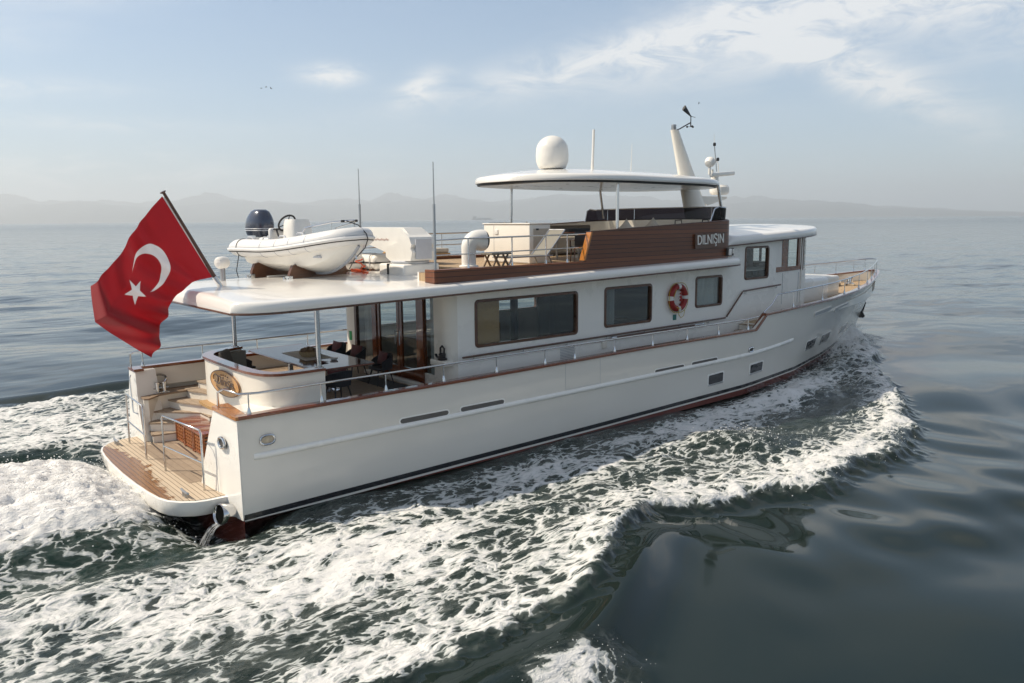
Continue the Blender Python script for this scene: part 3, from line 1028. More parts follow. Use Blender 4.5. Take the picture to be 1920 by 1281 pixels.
def build_house():
    def ztop(x):
        return roof_z(x) + 0.06 if x < 17.9 else 5.2 + (x - 18) * 0.045

    for sg in (1, -1):
        y = sg * WY
        ops = [(a + 0.05, b - 0.05, c + 0.05, d - 0.05) for a, b, c, d, _ in SIDE_WIN]
        # two sheets so the taller wheelhouse part steps up cleanly
        wall_sheet("deckhouse_side", WHITE, y, 6.15, 17.90, DECK - 0.05, ztop, ops[:3], YACHT)
        wall_sheet("wheelhouse_side", WHITE, y, 17.90, 20.72, DECK - 0.05, lambda x: 5.2 + (x - 18) * 0.045, ops[3:], YACHT)
        for (a, b, c, d, nm) in SIDE_WIN:
            w = framed_window(a, b, c, d, y, DARKW, GLASSD if nm == "mid" and sg < 0 else GLASS, YACHT)
        # rounded aft corner of the house
        cr = MB()
        arc = [(6.15 - 0.32 * math.sin(a), sg * (WY - 0.32 + 0.32 * math.cos(a))) for a in np.linspace(0, PI / 2, 9)]
        arc2 = arc + [(5.83, sg * 2.12), (5.93, sg * 2.12), (5.93, sg * (WY - 0.34)), (6.12, sg * (WY - 0.06))]
        cr.prism(arc2 if sg > 0 else arc2[::-1], "z", DECK - 0.05, 4.25)
        cr.build("house_corner", CREAM, YACHT)
        # wooden hand rail with brackets along the wall, stepping up forward
        hr = MB()
        yy = y + sg * 0.075
        pl = [(6.25, yy, 2.50), (12, yy, 2.535), (17.55, yy, 2.57)]
        hr.tube(pl, 0.028, 8)
        hr.tube([(17.62, yy, 2.60), (18.52, yy, 3.40)], 0.028, 8)
        hr.tube([(18.58, yy, 3.43), (20.95, yy, 3.52)], 0.028, 8)
        ho = hr.build("wall_handrail", DARKW, YACHT)
        for x in (6.6, 8.3, 9.95, 11.6, 13.3, 15.0, 16.6, 18.75, 20.7):
            z = 2.50 + (x - 6.25) * 0.0062 if x < 17.6 else 3.43 + (x - 18.58) * 0.038
            b = MB()
            b.tube([(x, yy, z - 0.02), (x, yy, z - 0.085), (x, y, z - 0.095)], 0.010, 6)
            b.build("bracket", GREYST, ho)
        # moulded knuckle line under it
        kn = MB()
        kn.tube([(6.2, y, 2.335), (17.6, y, 2.40)], 0.014, 6)
        kn.build("knuckle_moulding", WHITE, YACHT)
        kn = MB()
        kn.tube([(17.75, y, 2.44), (18.72, y, 3.28), (20.70, y, 3.36)], 0.012, 6)
        kn.build("knuckle_moulding", WHITE, YACHT)
        # ventilation grille low on the wall
        gr = MB()
        for k in range(11):
            gr.box(9.75, 10.35, y + sg * 0.003, y + sg * 0.012, 1.86 + 0.045 * k, 1.885 + 0.045 * k)
        gr.build("wall_grille", STRIPW, YACHT)
        MB().rbox((11.55, y + sg * 0.03, 2.28), (0.20, 0.06, 0.24), 0.015).build("deck_socket", CREAM, YACHT)
    # wheelhouse front quarter: recessed side light and raked front screen
    for sg in (1, -1):
        y = sg * (WY - 0.10)
        lo = MB()
        lo.prism([(20.72, DECK), (22.95, DECK), (22.95, 4.0), (20.72, 3.96)], "y", y, y - sg * 0.05)
        lo.build("wheelhouse_door", WHITE, YACHT)
        se = MB()
        for x in (21.35, 22.45):
            se.tube([(x, y + sg * 0.004, 2.75), (x, y + sg * 0.004, 3.92)], 0.012, 5)
        se.build("door_seam", STRIPW, YACHT)
        # white panel then a wood framed light
        MB().prism([(20.72, 4.16), (21.25, 4.16), (21.25, 5.36), (20.72, 5.34)], "y", y, y - sg * 0.05).build("wheelhouse_panel", WHITE, YACHT)
        fr = MB()
        fr.prism([(20.75, 3.962), (22.55, 4.002), (22.55, 4.16), (20.75, 4.155)], "y", y + sg * 0.02, y - sg * 0.06)
        fr.prism([(21.25, 4.16), (21.60, 4.16), (21.60, 5.36), (21.25, 5.35)], "y", y + sg * 0.015, y - sg * 0.06)
        fr.prism([(22.36, 4.16), (22.52, 4.16), (22.52, 5.40), (22.36, 5.39)], "y", y + sg * 0.015, y - sg * 0.06)
        fr.prism([(21.60, 5.18), (22.36, 5.18), (22.36, 5.39), (21.60, 5.36)], "y", y + sg * 0.012, y - sg * 0.06)
        fo = fr.build("side_light", VARN, YACHT)
        MB().prism([(21.60, 4.16), (22.36, 4.16), (22.36, 5.18), (21.60, 5.18)], "y", y - sg * 0.02, y - sg * 0.03).build("pane", GLASS, fo)
        MB().tube([(22.62, y + sg * 0.03, 2.75), (22.62, y + sg * 0.03, 5.30)], 0.03, 8).build("corner_pillar", WHITE, YACHT)
    arc = []
    for i in range(13):
        a = -PI / 2 + PI * i / 12
        arc.append((22.65 + 1.25 * math.cos(a) ** 0.8 if abs(math.cos(a)) > 1e-6 else 22.65, 2.62 * math.sin(a)))
    low = MB()
    low.loft([[(x, y, z) for x, y in arc] for z in (2.3, 3.98)], ring=False, caps=False).build("wheelhouse_front", WHITE, YACHT)
    win = MB()
    win.loft([[(x, y, z) for x, y in arc] for z in (3.98, 5.35)], ring=False, caps=False)
    gl = win.build("front_screen", GLASS, YACHT)
    for i in range(0, 13, 2):
        x, y = arc[i]
        mu = MB()
        mu.tube([(x + 0.01, y * 1.004, 3.98), (x + 0.01, y * 1.004, 5.35)], 0.06, 6)
        mu.build("mullion", DARKW, gl)
    # aft bulkhead with glazed doors
    xb = 5.86

    def panel(y0, y1, z0, z1, m_, nm, par=YACHT, x0=xb - 0.03, x1=xb + 0.03):
        return MB().box(x0, x1, y0, y1, z0, z1).build(nm, m_, par)
    zt = 4.12
    panel(1.98, 2.12, DECK, zt, CREAM, "bulkhead_panel")
    panel(1.86, 1.98, DECK, zt, DARKW, "door_post", x0=xb - 0.05, x1=xb + 0.05)
    g = panel(0.95, 1.86, DECK + 0.05, zt, GLASS, "fixed_light", x0=xb - 0.005, x1=xb + 0.005)
    panel(0.72, 0.95, DECK, zt, VARN, "door_post", x0=xb - 0.06, x1=xb + 0.06)
    for (y0, y1, hy) in ((-0.44, 0.70, -0.34), (-1.42, -0.47, -0.56)):
        d = MB()
        st = 0.12
        d.box(xb - 0.03, xb + 0.03, y0, y0 + st, DECK + 0.03, zt - 0.02)
        d.box(xb - 0.03, xb + 0.03, y1 - st, y1, DECK + 0.03, zt - 0.02)
        d.box(xb - 0.03, xb + 0.03, y0 + st, y1 - st, DECK + 0.03, DECK + 0.33)
        d.box(xb - 0.03, xb + 0.03, y0 + st, y1 - st, zt - 0.14, zt - 0.02)
        do = d.build("saloon_door", VARN, YACHT)
        MB().box(xb - 0.006, xb + 0.006, y0 + st, y1 - st, DECK + 0.33, zt - 0.14).build("pane", GLASS, do)
        h = MB()
        h.tube([(xb - 0.09, hy, 2.62), (xb - 0.09, hy, 3.02)], 0.016, 8)
        h.tube([(xb - 0.03, hy, 2.66), (xb - 0.09, hy, 2.66)], 0.010, 6)
        h.tube([(xb - 0.03, hy, 2.98), (xb - 0.09, hy, 2.98)], 0.010, 6)
        h.build("handle", STEEL, do)
    panel(-1.66, -1.44, DECK, zt, VARN, "door_post", x0=xb - 0.06, x1=xb + 0.06)
    panel(-2.12, -1.66, DECK + 0.30, zt, GLASS, "fixed_light", x0=xb - 0.005, x1=xb + 0.005)
    panel(-2.12, -1.66, DECK, DECK + 0.30, CREAM, "bulkhead_panel")
    # green exit sign on the port corner
    MB().box(5.815, 5.826, 2.18, 2.32, 2.45, 2.72).build("safety_sign", GREENS, YACHT)
    # saloon seen through the glass
    MB().box(5.95, 22.6, -2.64, 2.64, DECK - 0.06, DECK - 0.02).build("cabin_sole", INTW, YACHT)
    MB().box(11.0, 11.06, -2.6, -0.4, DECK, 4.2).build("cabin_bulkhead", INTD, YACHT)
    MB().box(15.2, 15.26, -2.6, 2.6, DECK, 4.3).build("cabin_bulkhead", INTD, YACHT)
    MB().box(17.9, 17.95, -2.6, 2.6, DECK, 5.2).build("cabin_bulkhead", INTL, YACHT)
    MB().box(6.0, 22.5, -2.6, 2.6, 4.10, 4.115).build("cabin_ceiling", INTL, YACHT)
    MB().rbox((7.9, 2.15, 2.05), (2.6, 0.75, 0.75), 0.08).build("saloon_sofa", LCLOTH, YACHT)
    MB().rbox((9.9, 1.5, 2.2), (1.3, 1.2, 1.0), 0.04).build("galley_counter", INTW, YACHT)
    MB().rbox((7.25, -2.50, 2.95), (0.75, 0.22, 2.3), 0.02).build("curtain_cabinet", TANW, YACHT)
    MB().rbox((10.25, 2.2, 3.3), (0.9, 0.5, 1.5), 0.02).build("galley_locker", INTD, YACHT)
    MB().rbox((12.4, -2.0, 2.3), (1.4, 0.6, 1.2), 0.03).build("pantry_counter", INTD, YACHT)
    for (x, y0, y1, nm) in ((5.99, 1.0, 1.62, 0), (5.99, -2.10, -1.78, 1)):
        secs = []
        for i in range(33):
            y = y0 + (y1 - y0) * i / 32
            pinch = 1.0
            secs.append([(x + 0.035 * math.sin(i * 1.15), y, z) for z in (DECK + 0.05, 3.0, 4.08)])
        MB().loft(secs, ring=False, caps=False).build("curtain", CURT, YACHT)
    for x0, x1 in ((8.05, 8.30), (9.48, 9.68), (11.62, 12.15), (16.0, 17.35)):
        secs = []
        for i in range(25):
            x = x0 + (x1 - x0) * i / 24
            secs.append([(x, -2.56 + 0.03 * math.sin(i * 1.2), z) for z in (2.6, 4.05)])
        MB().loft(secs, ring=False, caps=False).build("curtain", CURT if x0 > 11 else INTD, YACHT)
    MB().box(18.9, 21.0, -1.56, -1.5, DECK, 5.1).build("helm_shade_panel", INTD, YACHT)  # dark sheets added so the wheelhouse looks dim through its window
    MB().box(18.9, 21.0, 1.5, 1.56, DECK, 5.1).build("helm_shade_panel", INTD, YACHT)
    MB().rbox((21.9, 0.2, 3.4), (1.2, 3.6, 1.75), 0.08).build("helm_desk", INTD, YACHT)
    # saloon dining table glimpsed beyond the doors
    MB().rbox((7.6, -1.2, 2.42), (1.6, 0.9, 0.05), 0.015).build("saloon_table", DARKW, YACHT)


build_house()


def build_roof():
    x0, x1 = 0.30, 18.0
    xs = [x0 + 0.001, x0 + 0.03, x0 + 0.08, x0 + 0.15, x0 + 0.25, x0 + 0.4, x0 + 0.6, x0 + 0.85, x0 + 1.15, x0 + 1.5] + list(np.linspace(2.2, 16.6, 26)) + [16.9, 17.2, 17.45, 17.65, 17.8, 17.9, 17.96, 17.999]

    def hw(x):
        return superellipse_hw(x, x0 - 0.35, x1 + 0.2, 3.46, 1.7, 1.3, 3.2)
    r = slab("main_roof", ROOFW, xs, hw, roof_z, 0.235, 0.12, 0.12, YACHT, ny=12)
    # thin wood strip under the edge
    tr = MB()
    for sg in (1, -1):
        pts = [(x, sg * (hw(x) - 0.015), roof_z(x) - 0.012) for x in xs]
        tr.tube(pts, 0.024, 8)
    w0 = hw(xs[0])
    tr.tube([(xs[0], -w0 + 0.02, roof_z(x0) - 0.012), (xs[0], w0 - 0.02, roof_z(x0) - 0.012)], 0.024, 8)
    tr.build("roof_trim", DARKW, YACHT)
    # search light, navigation stand on the aft edge
    p = MB()
    p.tube([(1.98, 1.96, 4.42), (1.98, 1.96, 4.80)], 0.07, 12)
    so = p.build("search_light", GREYST, YACHT)
    h = MB()
    m = Matrix.Translation((1.98, 1.96, 4.93)) @ Euler((0, math.radians(90), math.radians(35))).to_matrix().to_4x4()
    h.lathe([(0.0, -0.22), (0.10, -0.20), (0.155, -0.12), (0.165, 0.0), (0.155, 0.13), (0.12, 0.16), (0.0, 0.16)], 20, m)
    h.build("lamp_head", PLAST, so)


build_roof()


def build_fly():
    # floor
    MB().prism([(5.3, -3.0), (17.6, -2.95), (17.6, 2.95), (7.05, 3.0), (7.05, -2.3), (5.3, -2.3)], "z", 4.42, 4.70).build("flybridge_deck", TEAKF, YACHT)
    for sg in (1, -1):
        secs = []
        for x in ((5.28, 5.29, 7.8, 10.30, 10.36) if sg < 0 else (5.28, 5.29, 7.8, 11.0, 13.9)):
            secs.append([(x, sg * 3.12, roof_z(x) + 0.24), (x, sg * 3.12, 4.80), (x, sg * 2.86, 4.80), (x, sg * 2.86, 4.5)])
        MB().loft(secs, ring=True, caps=True).build("planked_coaming", BROWNB, YACHT, sharp=30)
    # aft return of the planked box
    MB().box(5.20, 5.275, -3.118, -2.72, 4.30, 4.798).build("planked_end", BROWNB, YACHT)
    MB().box(5.30, 7.05, -2.30, -2.24, 4.40, 4.72).build("deck_edge", WHITE, YACHT)

    # high planked bulwark, U shaped round the front
    def top(x):
        return 5.60 + (x - 10.4) * 0.0425

    path = [(10.36, -3.12, 0), (10.62, -3.12, 1)]
    for x in np.linspace(11.2, 17.0, 10):
        path.append((x, -3.12, 1))
    for a in np.linspace(8, 90, 12):
        a = math.radians(a)
        path.append((17.0 + 1.35 * math.sin(a), -3.12 + 3.12 * (1 - math.cos(a)) ** 0.9 if a < PI / 2 - 1e-6 else 0.0, 1))
    full = [(x, y, k) for x, y, k in path] + [(x, -y, k) for x, y, k in path[-2::-1] if x > 13.6]
    secs = []
    for (x, y, k) in full:
        zb = roof_z(min(x, 17.6)) + 0.24
        zt = top(x) if k else 4.82
        c = Vector((14.0, 0))
        d = Vector((x, y)) - Vector((min(x, 17.0), 0))
        if d.length < 1e-6:
            d = Vector((1, 0))
        d.normalize()
        lean = 0.05 * (zt - zb)
        o1 = (x, y, zb)
        o2 = (x - d.x * lean * 0.0 + (0.10 if x > 17.0 else 0) * d.x * 0, y, zt)
        secs.append([(x, y, zb), o2, (x - d.x * 0.09, y - d.y * 0.09, zt), (x - d.x * 0.09, y - d.y * 0.09, zb)])
    MB().loft(secs, ring=True, caps=True).build("flybridge_bulwark", BROWNB, YACHT, sharp=30)
    # inner lining, cream
    secs = []
    for (x, y, k) in full[2:-1]:
        d = Vector((x, y)) - Vector((min(x, 17.0), 0))
        d.normalize() if d.length > 1e-6 else None
        secs.append([(x - d.x * 0.095, y - d.y * 0.095, 4.7), (x - d.x * 0.095, y - d.y * 0.095, top(x) + 0.0), (x - d.x * 0.12, y - d.y * 0.12, top(x) + 0.0), (x - d.x * 0.12, y - d.y * 0.12, 4.7)])
    MB().loft(secs, ring=True, caps=True).build("bulwark_lining", CREAM, YACHT, sharp=30)
    # dark cap on the bulwark
    pts = [(x - 0.0, y * 0.985, top(x) + 0.012) for (x, y, k) in full[1:]]
    MB().tube(pts, 0.03, 8).build("bulwark_cap", DARKW, YACHT)
    # orange varnished end boards on the raked ends
    for sg in (-1,):
        MB().loft([[(x0, sg * 3.00, z), (x0, sg * 3.19, z), (x0 + 0.07, sg * 3.19, z), (x0 + 0.07, sg * 3.00, z)] for x0, z in ((10.22, 4.84), (10.50, 5.62))], ring=True, caps=True).build("end_board", VARNL, YACHT)

    # smoked windscreen on the bulwark top
    w_path = [(16.45, 2.93, 0.40), (16.75, 2.93, 0.46)]
    for a in np.linspace(0, 180, 25):
        a = math.radians(a)
        w_path.append((17.0 + 1.22 * math.sin(a), 2.93 * math.cos(a), 0.42))
    w_path += [(16.75, -2.93, 0.46), (16.35, -2.93, 0.40)]
    full_w = w_path
    rows, cap_pts = [], []
    for i, (x, y, h) in enumerate(full_w):
        zb = top(x) + 0.02
        k = 0.0
        d = Vector((x - min(x, 16.5), y)).normalized()
        rows.append([(x, y, zb), (x + d.x * 0.12 * h - (0.10 if i == 0 else 0) * 0, y + d.y * 0.05 * h, zb + h)])
        cap_pts.append(rows[-1][1])
    rows[0][1] = (rows[0][1][0] + 0.12, rows[0][1][1], rows[0][1][2])
    rows[-1][1] = (rows[-1][1][0] + 0.18, rows[-1][1][1], rows[-1][1][2])
    cap_pts[0], cap_pts[-1] = rows[0][1], rows[-1][1]
    m = MB().loft(rows, ring=False, caps=False)
    ws = m.build("windscreen", SMOKE, YACHT, sharp=60)
    e = MB().tube([rows[0][0]] + cap_pts + [rows[-1][0]], 0.022, 8)
    e.build("edge_rail", STEEL, ws)
    for i in (5, 9, 19, 23):
        MB().tube([rows[i][0], rows[i][1]], 0.014, 6).build("screen_joint", STEEL, ws)

    # starboard and port rails of the flybridge
    for sg in (1, -1):
        y = sg * 3.0
        r = MB()
        e_ = 10.45 if sg < 0 else 14.0
        r.tube([(5.32, y, 5.50), (6.2, y, 5.53), (e_, y, 5.57)], 0.022, 8)
        r.tube([(5.32, y, 5.14), (e_ - 0.07, y, 5.20)], 0.016, 8)
        r.build("flybridge_rail", STEEL, YACHT)
        for x in (6.32, 7.75, 8.95, 9.75):
            s = MB().tube([(x, y, 4.80), (x, y, 5.55)], 0.018, 8)
            s.lathe([(0.035, 0), (0.022, 0.09)], 10, None, (x, y, 4.802))
            s.build("rail_stanchion", STEEL, YACHT)
    # two tall whip poles
    for (x, y, z0, z1) in ((6.65, 2.9, 4.75, 7.55), (5.30, -3.02, 4.75, 7.36)):
        p = MB()
        p.tube([(x, y, z0), (x, y, z0 + (z1 - z0) * 0.62)], 0.034, 10)
        p.tube([(x, y, z0 + (z1 - z0) * 0.62), (x, y, z1)], [0.018, 0.012], 8)
        p.build("antenna_pole", GREYST, YACHT)
    # dorade ventilator
    v = MB()
    bx, by = 6.62, -2.62
    path, rad = [], []
    for z in (4.80, 4.86, 5.02, 5.20):
        path.append((bx, by, z)); rad.append(0.185)
    for i in range(1, 9):
        a = PI / 2 * i / 8
        path.append((bx + 0.22 * (1 - math.cos(a)), by - 0.04 * (1 - math.cos(a)), 5.22 + 0.25 * math.sin(a))); rad.append(0.185 + 0.075 * i / 8)
    path.append((bx + 0.36, by - 0.06, 5.47)); rad.append(0.275)
    path.append((bx + 0.44, by - 0.08, 5.47)); rad.append(0.268)
    v.tube(path, rad, 24)
    v.lathe([(0.25, 0.0), (0.25, 0.03), (0.19, 0.05)], 24, None, (bx, by, 4.80))
    vo = v.build("ventilator_cowl", PLAST, YACHT, sharp=45)
    MB().ball((bx + 0.43, by - 0.08, 5.47), (0.03, 0.255, 0.255), 20, 8).build("cowl_mouth", BLACK, vo)
    # bar cabinet
    c = MB()
    c.rbox((10.02, -0.52, 5.28), (0.82, 2.14, 1.14), 0.03)
    co = c.build("bar_cabinet", CREAM, YACHT)
    MB().rbox((10.02, -0.52, 5.865), (0.88, 2.20, 0.035), 0.012).build("counter_top", PLAST, co)
    MB().rbox((10.02, 0.25, 5.89), (0.5, 0.5, 0.012), 0.004).build("cooktop", BLACK, co)
    d = MB()
    for y in (0.05,):
        d.box(9.604, 9.609, y - 0.004, y + 0.004, 4.78, 5.82)
    d.box(9.604, 9.609, -1.5, 0.5, 4.745, 4.755)
    d.build("door_gap", STRIPW, co)
    MB().rbox((9.60, -0.08, 5.62), (0.03, 0.16, 0.15), 0.008).build("switch_box", PLAST, co)
    MB().box(9.75, 10.40, -1.598, -1.594, 4.95, 5.72).build("side_panel", LCLOTH, co)
    MB().rbox((9.9, -1.60, 5.70), (0.10, 0.02, 0.05), 0.006).build("latch", BLACK, co)
    # helm console and settees under the hardtop
    MB().rbox((17.3, 0.2, 5.20), (0.7, 2.2, 0.95), 0.10).build("helm_console", CREAM, YACHT)
    MB().rbox((14.3, 2.35, 5.05), (4.2, 0.8, 0.60), 0.08).build("port_settee", LCLOTH, YACHT)
    MB().rbox((14.3, 2.66, 5.50), (4.2, 0.22, 0.55), 0.08).build("settee_back", TAUPE, YACHT)
    MB().rbox((15.1, -2.3, 5.05), (2.6, 0.8, 0.66), 0.08).build("starboard_settee", LCLOTH, YACHT)
    MB().rbox((15.1, -2.62, 5.50), (2.6, 0.2, 0.50), 0.08).build("settee_back", TAUPE, YACHT)
    for (x, y) in ((14.6, -2.86), (16.0, -2.86)):
        MB().tube([(x, y, 5.72), (x + 0.02, y, 5.92), (x + 0.32, y, 5.93), (x + 0.36, y, 5.73)], 0.02, 6).build("grab_handle", BLACK, YACHT)
    # teak settee with white pads behind the crane
    f = MB()
    for (z, xx) in ((4.95, 7.4), (5.22, 7.4), (5.48, 7.4)):
        f.rbox((xx, 1.6, z), (0.06, 2.5, 0.10), 0.01)
    for y in (0.45, 1.6, 2.75):
        f.rbox((7.44, y, 5.1), (0.06, 0.08, 0.84), 0.01)
    f.rbox((7.8, 1.6, 4.98), (0.8, 2.5, 0.10), 0.02)
    f.build("teak_settee", TANW, YACHT)
    MB().rbox((7.82, 1.6, 5.10), (0.74, 2.4, 0.14), 0.05).build("settee_pad", LCLOTH, YACHT)


build_fly()


def build_wheelhouse_roof():
    x0, x1 = 17.35, 25.6

    def hw(x):
        return superellipse_hw(x, x0 - 1.2, x1 + 0.02, 2.95, 1.4, 4.2, 2.2)

    def zb(x):
        return 5.05 + (x - 17.4) * 0.040
    xs = list(np.linspace(x0, 21, 12)) + list(np.linspace(21.4, 25.1, 16)) + [25.25, 25.38, 25.48, 25.55, 25.59]
    slab("wheelhouse_roof", ROOFW, xs, hw, zb, 0.29, 0.20, 0.16, YACHT, ny=14, x_end=(True, True))
    tr = MB()
    for sg in (1, -1):
        tr.tube([(x, sg * (hw(x) - 0.012), zb(x) - 0.012) for x in xs], 0.022, 8)
    tr.build("roof_trim", DARKW, YACHT)


build_wheelhouse_roof()


def build_hardtop():
    x0, x1 = 9.75, 18.75

    def hw(x):
        return superellipse_hw(x, x0 - 0.03, x1 + 0.03, 2.95, 3.2, 3.4, 2.2)

    def zb(x):
        return 7.09 - (x - 14.0) * 0.006
    xs = [x0 + 0.002, x0 + 0.03, x0 + 0.09, x0 + 0.18, x0 + 0.3, x0 + 0.5, x0 + 0.75, x0 + 1.05, x0 + 1.4, x0 + 1.8, x0 + 2.3] + list(np.linspace(12.6, 16.0, 9)) + [16.4, 16.8, 17.2, 17.55, 17.85, 18.1, 18.3, 18.45, 18.57, 18.66, 18.72, 18.748]
    slab("hardtop", ROOFW, xs, hw, zb, 0.19, 0.30, 0.13, YACHT, ny=14)
    # dark gasket and pale lining under it
    g = MB()
    secs = []
    for x in xs[3:-3]:
        w = hw(x) - 0.10
        secs.append([(x, -w, zb(x) - 0.055), (x, -w, zb(x) + 0.02), (x, w, zb(x) + 0.02), (x, w, zb(x) - 0.055)])
    g.loft(secs, ring=True, caps=True).build("hardtop_skirt", BLACK, YACHT)
    secs = []
    for x in xs[5:-5]:
        w = max(0.05, hw(x) - 0.22)
        secs.append([(x, -w, zb(x) - 0.062), (x, -w, zb(x) - 0.05), (x, w, zb(x) - 0.05), (x, w, zb(x) - 0.062)])
    g = MB().loft(secs, ring=True, caps=True)
    lo = g.build("hardtop_lining", CREAM, YACHT)
    for (x, y) in ((11.5, 1.2), (11.5, -1.2), (13.5, 1.2), (13.5, -1.2), (15.5, 1.2), (15.5, -1.2)):
        MB().lathe([(0.06, 0.0), (0.06, -0.012), (0.0, -0.012)], 12, None, (x, y, zb(x) - 0.063)).build("downlight", STEEL, lo)
    for (xb, yb, zb_, xt) in ((12.32, 2.5, 4.7, 12.36), (12.32, -2.5, 4.7, 12.36), (17.15, 2.62, 6.0, 16.9), (17.45, -2.62, 6.0, 17.2)):
        MB().tube([(xb, yb, zb_), (xt, yb * 0.985, 7.08)], 0.05, 12).build("hardtop_post", STEEL, YACHT)
    # satellite dome
    d = MB()
    prof = [(0.36, 0.0), (0.42, 0.02), (0.46, 0.10), (0.505, 0.22), (0.515, 0.40), (0.505, 0.55)]
    for i in range(1, 11):
        a = PI / 2 * i / 10
        prof.append((0.505 * math.cos(a), 0.55 + 0.47 * math.sin(a)))
    d.lathe(prof, 32, None, (11.75, -0.25, 7.55)).build("satellite_dome", PLAST, YACHT, sharp=50)
    MB().lathe([(0.25, 0), (0.25, 0.25)], 20, None, (11.75, -0.25, 7.40)).build("dome_foot", PLAST, YACHT)
    # antennas on the hardtop
    a = MB()
    a.tube([(13.25, -0.55, 7.50), (13.25, -0.55, 7.74)], 0.05, 8)
    a.tube([(13.25, -0.55, 7.70), (13.30, -0.55, 8.82)], 0.042, 10)
    a.build("radio_antenna", PLAST, YACHT)
    a = MB()
    a.tube([(17.3, 1.4, 7.45), (17.35, 1.4, 8.75)], [0.018, 0.007], 6)
    a.build("whip_antenna", PLAST, YACHT)
    a = MB()
    a.tube([(14.0, 1.9, 7.45), (14.0, 1.9, 7.95)], [0.02, 0.016], 6)
    a.build("whip_antenna", PLAST, YACHT)
    a = MB()
    a.lathe([(0.015, 0.0), (0.015, 0.09), (0.07, 0.10), (0.06, 0.14), (0.0, 0.16)], 12, None, (17.5, 0.6, 7.40))
    a.build("gps_mushroom", PLAST, YACHT)
    # mast: raked, tapered, oval
    secs = []
    for k in range(13):
        u = k / 12
        z = 5.6 + (9.15 - 5.6) * u
        x = 19.75 - 1.68 * u ** 1.0
        rx, ry = 0.72 * (1 - u) + 0.17 * u, 0.34 * (1 - u) + 0.14 * u
        secs.append([(x + rx * math.cos(2 * PI * j / 24), ry * math.sin(2 * PI * j / 24), z) for j in range(24)])
    ma = MB().loft(secs, ring=True, caps=True).build("mast", CREAM, YACHT, sharp=50)
    MB().lathe([(0.08, 0.0), (0.09, 0.02), (0.09, 0.17), (0.07, 0.19), (0.0, 0.19)], 14, None, (18.02, 0.0, 9.16)).build("masthead_light", GREYST, ma)
    w = MB()
    w.tube([(18.2, 0, 9.17), (18.35, -0.02, 9.22), (18.95, -0.04, 9.48)], 0.022, 6)
    w.tube([(18.95, -0.04, 9.32), (18.95, -0.04, 9.72)], 0.02, 6)
    w.tube([(18.95, -0.04, 9.70), (18.55, -0.02, 9.98)], [0.012, 0.06], 6, flat=2.0)
    w.tube([(18.95, -0.04, 9.70), (19.2, -0.05, 9.68)], 0.01, 5)
    for k in range(3):
        aa = k * 2 * PI / 3
        w.tube([(18.95, -0.04, 9.33), (18.95 + 0.13 * math.cos(aa), -0.04 + 0.13 * math.sin(aa), 9.33)], 0.008, 5)
        w.ball((18.95 + 0.13 * math.cos(aa), -0.04 + 0.13 * math.sin(aa), 9.33), 0.04, 8, 6)
    w.build("wind_vane", BLACK, ma)
    s = MB()
    m = Matrix.Translation((19.75, -0.35, 8.05)) @ Euler((math.radians(15), math.radians(60), math.radians(30))).to_matrix().to_4x4()
    s.lathe([(0.0, -0.16), (0.13, -0.14), (0.19, -0.02), (0.20, 0.06), (0.14, 0.18), (0.0, 0.22)], 16, m)
    s.tube([(19.75, -0.35, 7.60), (19.75, -0.35, 7.95)], 0.05, 8)
    s.build("loudhailer", PLAST, ma)
    # open array radar bar on a forward arm
    b = MB()
    b.rbox((20.9, -0.2, 7.64), (2.35, 0.14, 0.16), 0.05, 3, Matrix.Translation((20.6, -0.2, 7.6)) @ Euler((0, math.radians(-4), math.radians(14))).to_matrix().to_4x4() @ Matrix.Translation((-20.6, 0.2, -7.6)))
    b.lathe([(0.16, -0.25), (0.14, 0.0)], 14, None, (20.3, -0.2, 7.55))
    b.build("radar_bar", PLAST, ma)
    b = MB()
    b.lathe([(0.30, 0.0), (0.36, 0.05), (0.38, 0.12), (0.37, 0.28), (0.30, 0.36), (0.0, 0.38)], 24, None, (20.9, 0.0, 6.88))
    ro = b.build("radar_dome", PLAST, ma)
    sh = MB()
    sh.prism([(19.6, 6.55), (19.9, 6.46), (21.1, 6.72), (21.1, 6.80), (19.5, 6.80)], "y", -0.22, 0.22)
    sh.tube([(20.9, 0, 6.78), (20.9, 0, 6.9)], 0.06, 8)
    sh.build("radar_bracket", CREAM, ma)
    n = MB()
    n.tube([(20.55, -0.1, 7.75), (20.36, -0.1, 8.70)], 0.018, 6)
    n.build("light_staff", GREYST, ma)
    n = MB()
    n.lathe([(0.05, 0), (0.06, 0.05), (0.05, 0.12), (0.0, 0.13)], 10, None, (20.36, -0.1, 8.70))
    n.lathe([(0.05, 0), (0.06, 0.05), (0.05, 0.12), (0.0, 0.13)], 10, None, (20.60, -0.1, 8.15))
    n.build("signal_lamp", BLACK, ma)
    n = MB()
    n.tube([(20.95, 0.1, 7.7), (20.9, 0.1, 8.1), (20.75, 0.12, 8.22), (20.62, 0.12, 9.2)], [0.016, 0.016, 0.02, 0.006], 6)
    n.tube([(20.0, -0.3, 7.5), (20.0, -0.3, 7.8)], [0.02, 0.05], 8)
    n.build("stub_antenna", PLAST, ma)


build_hardtop()


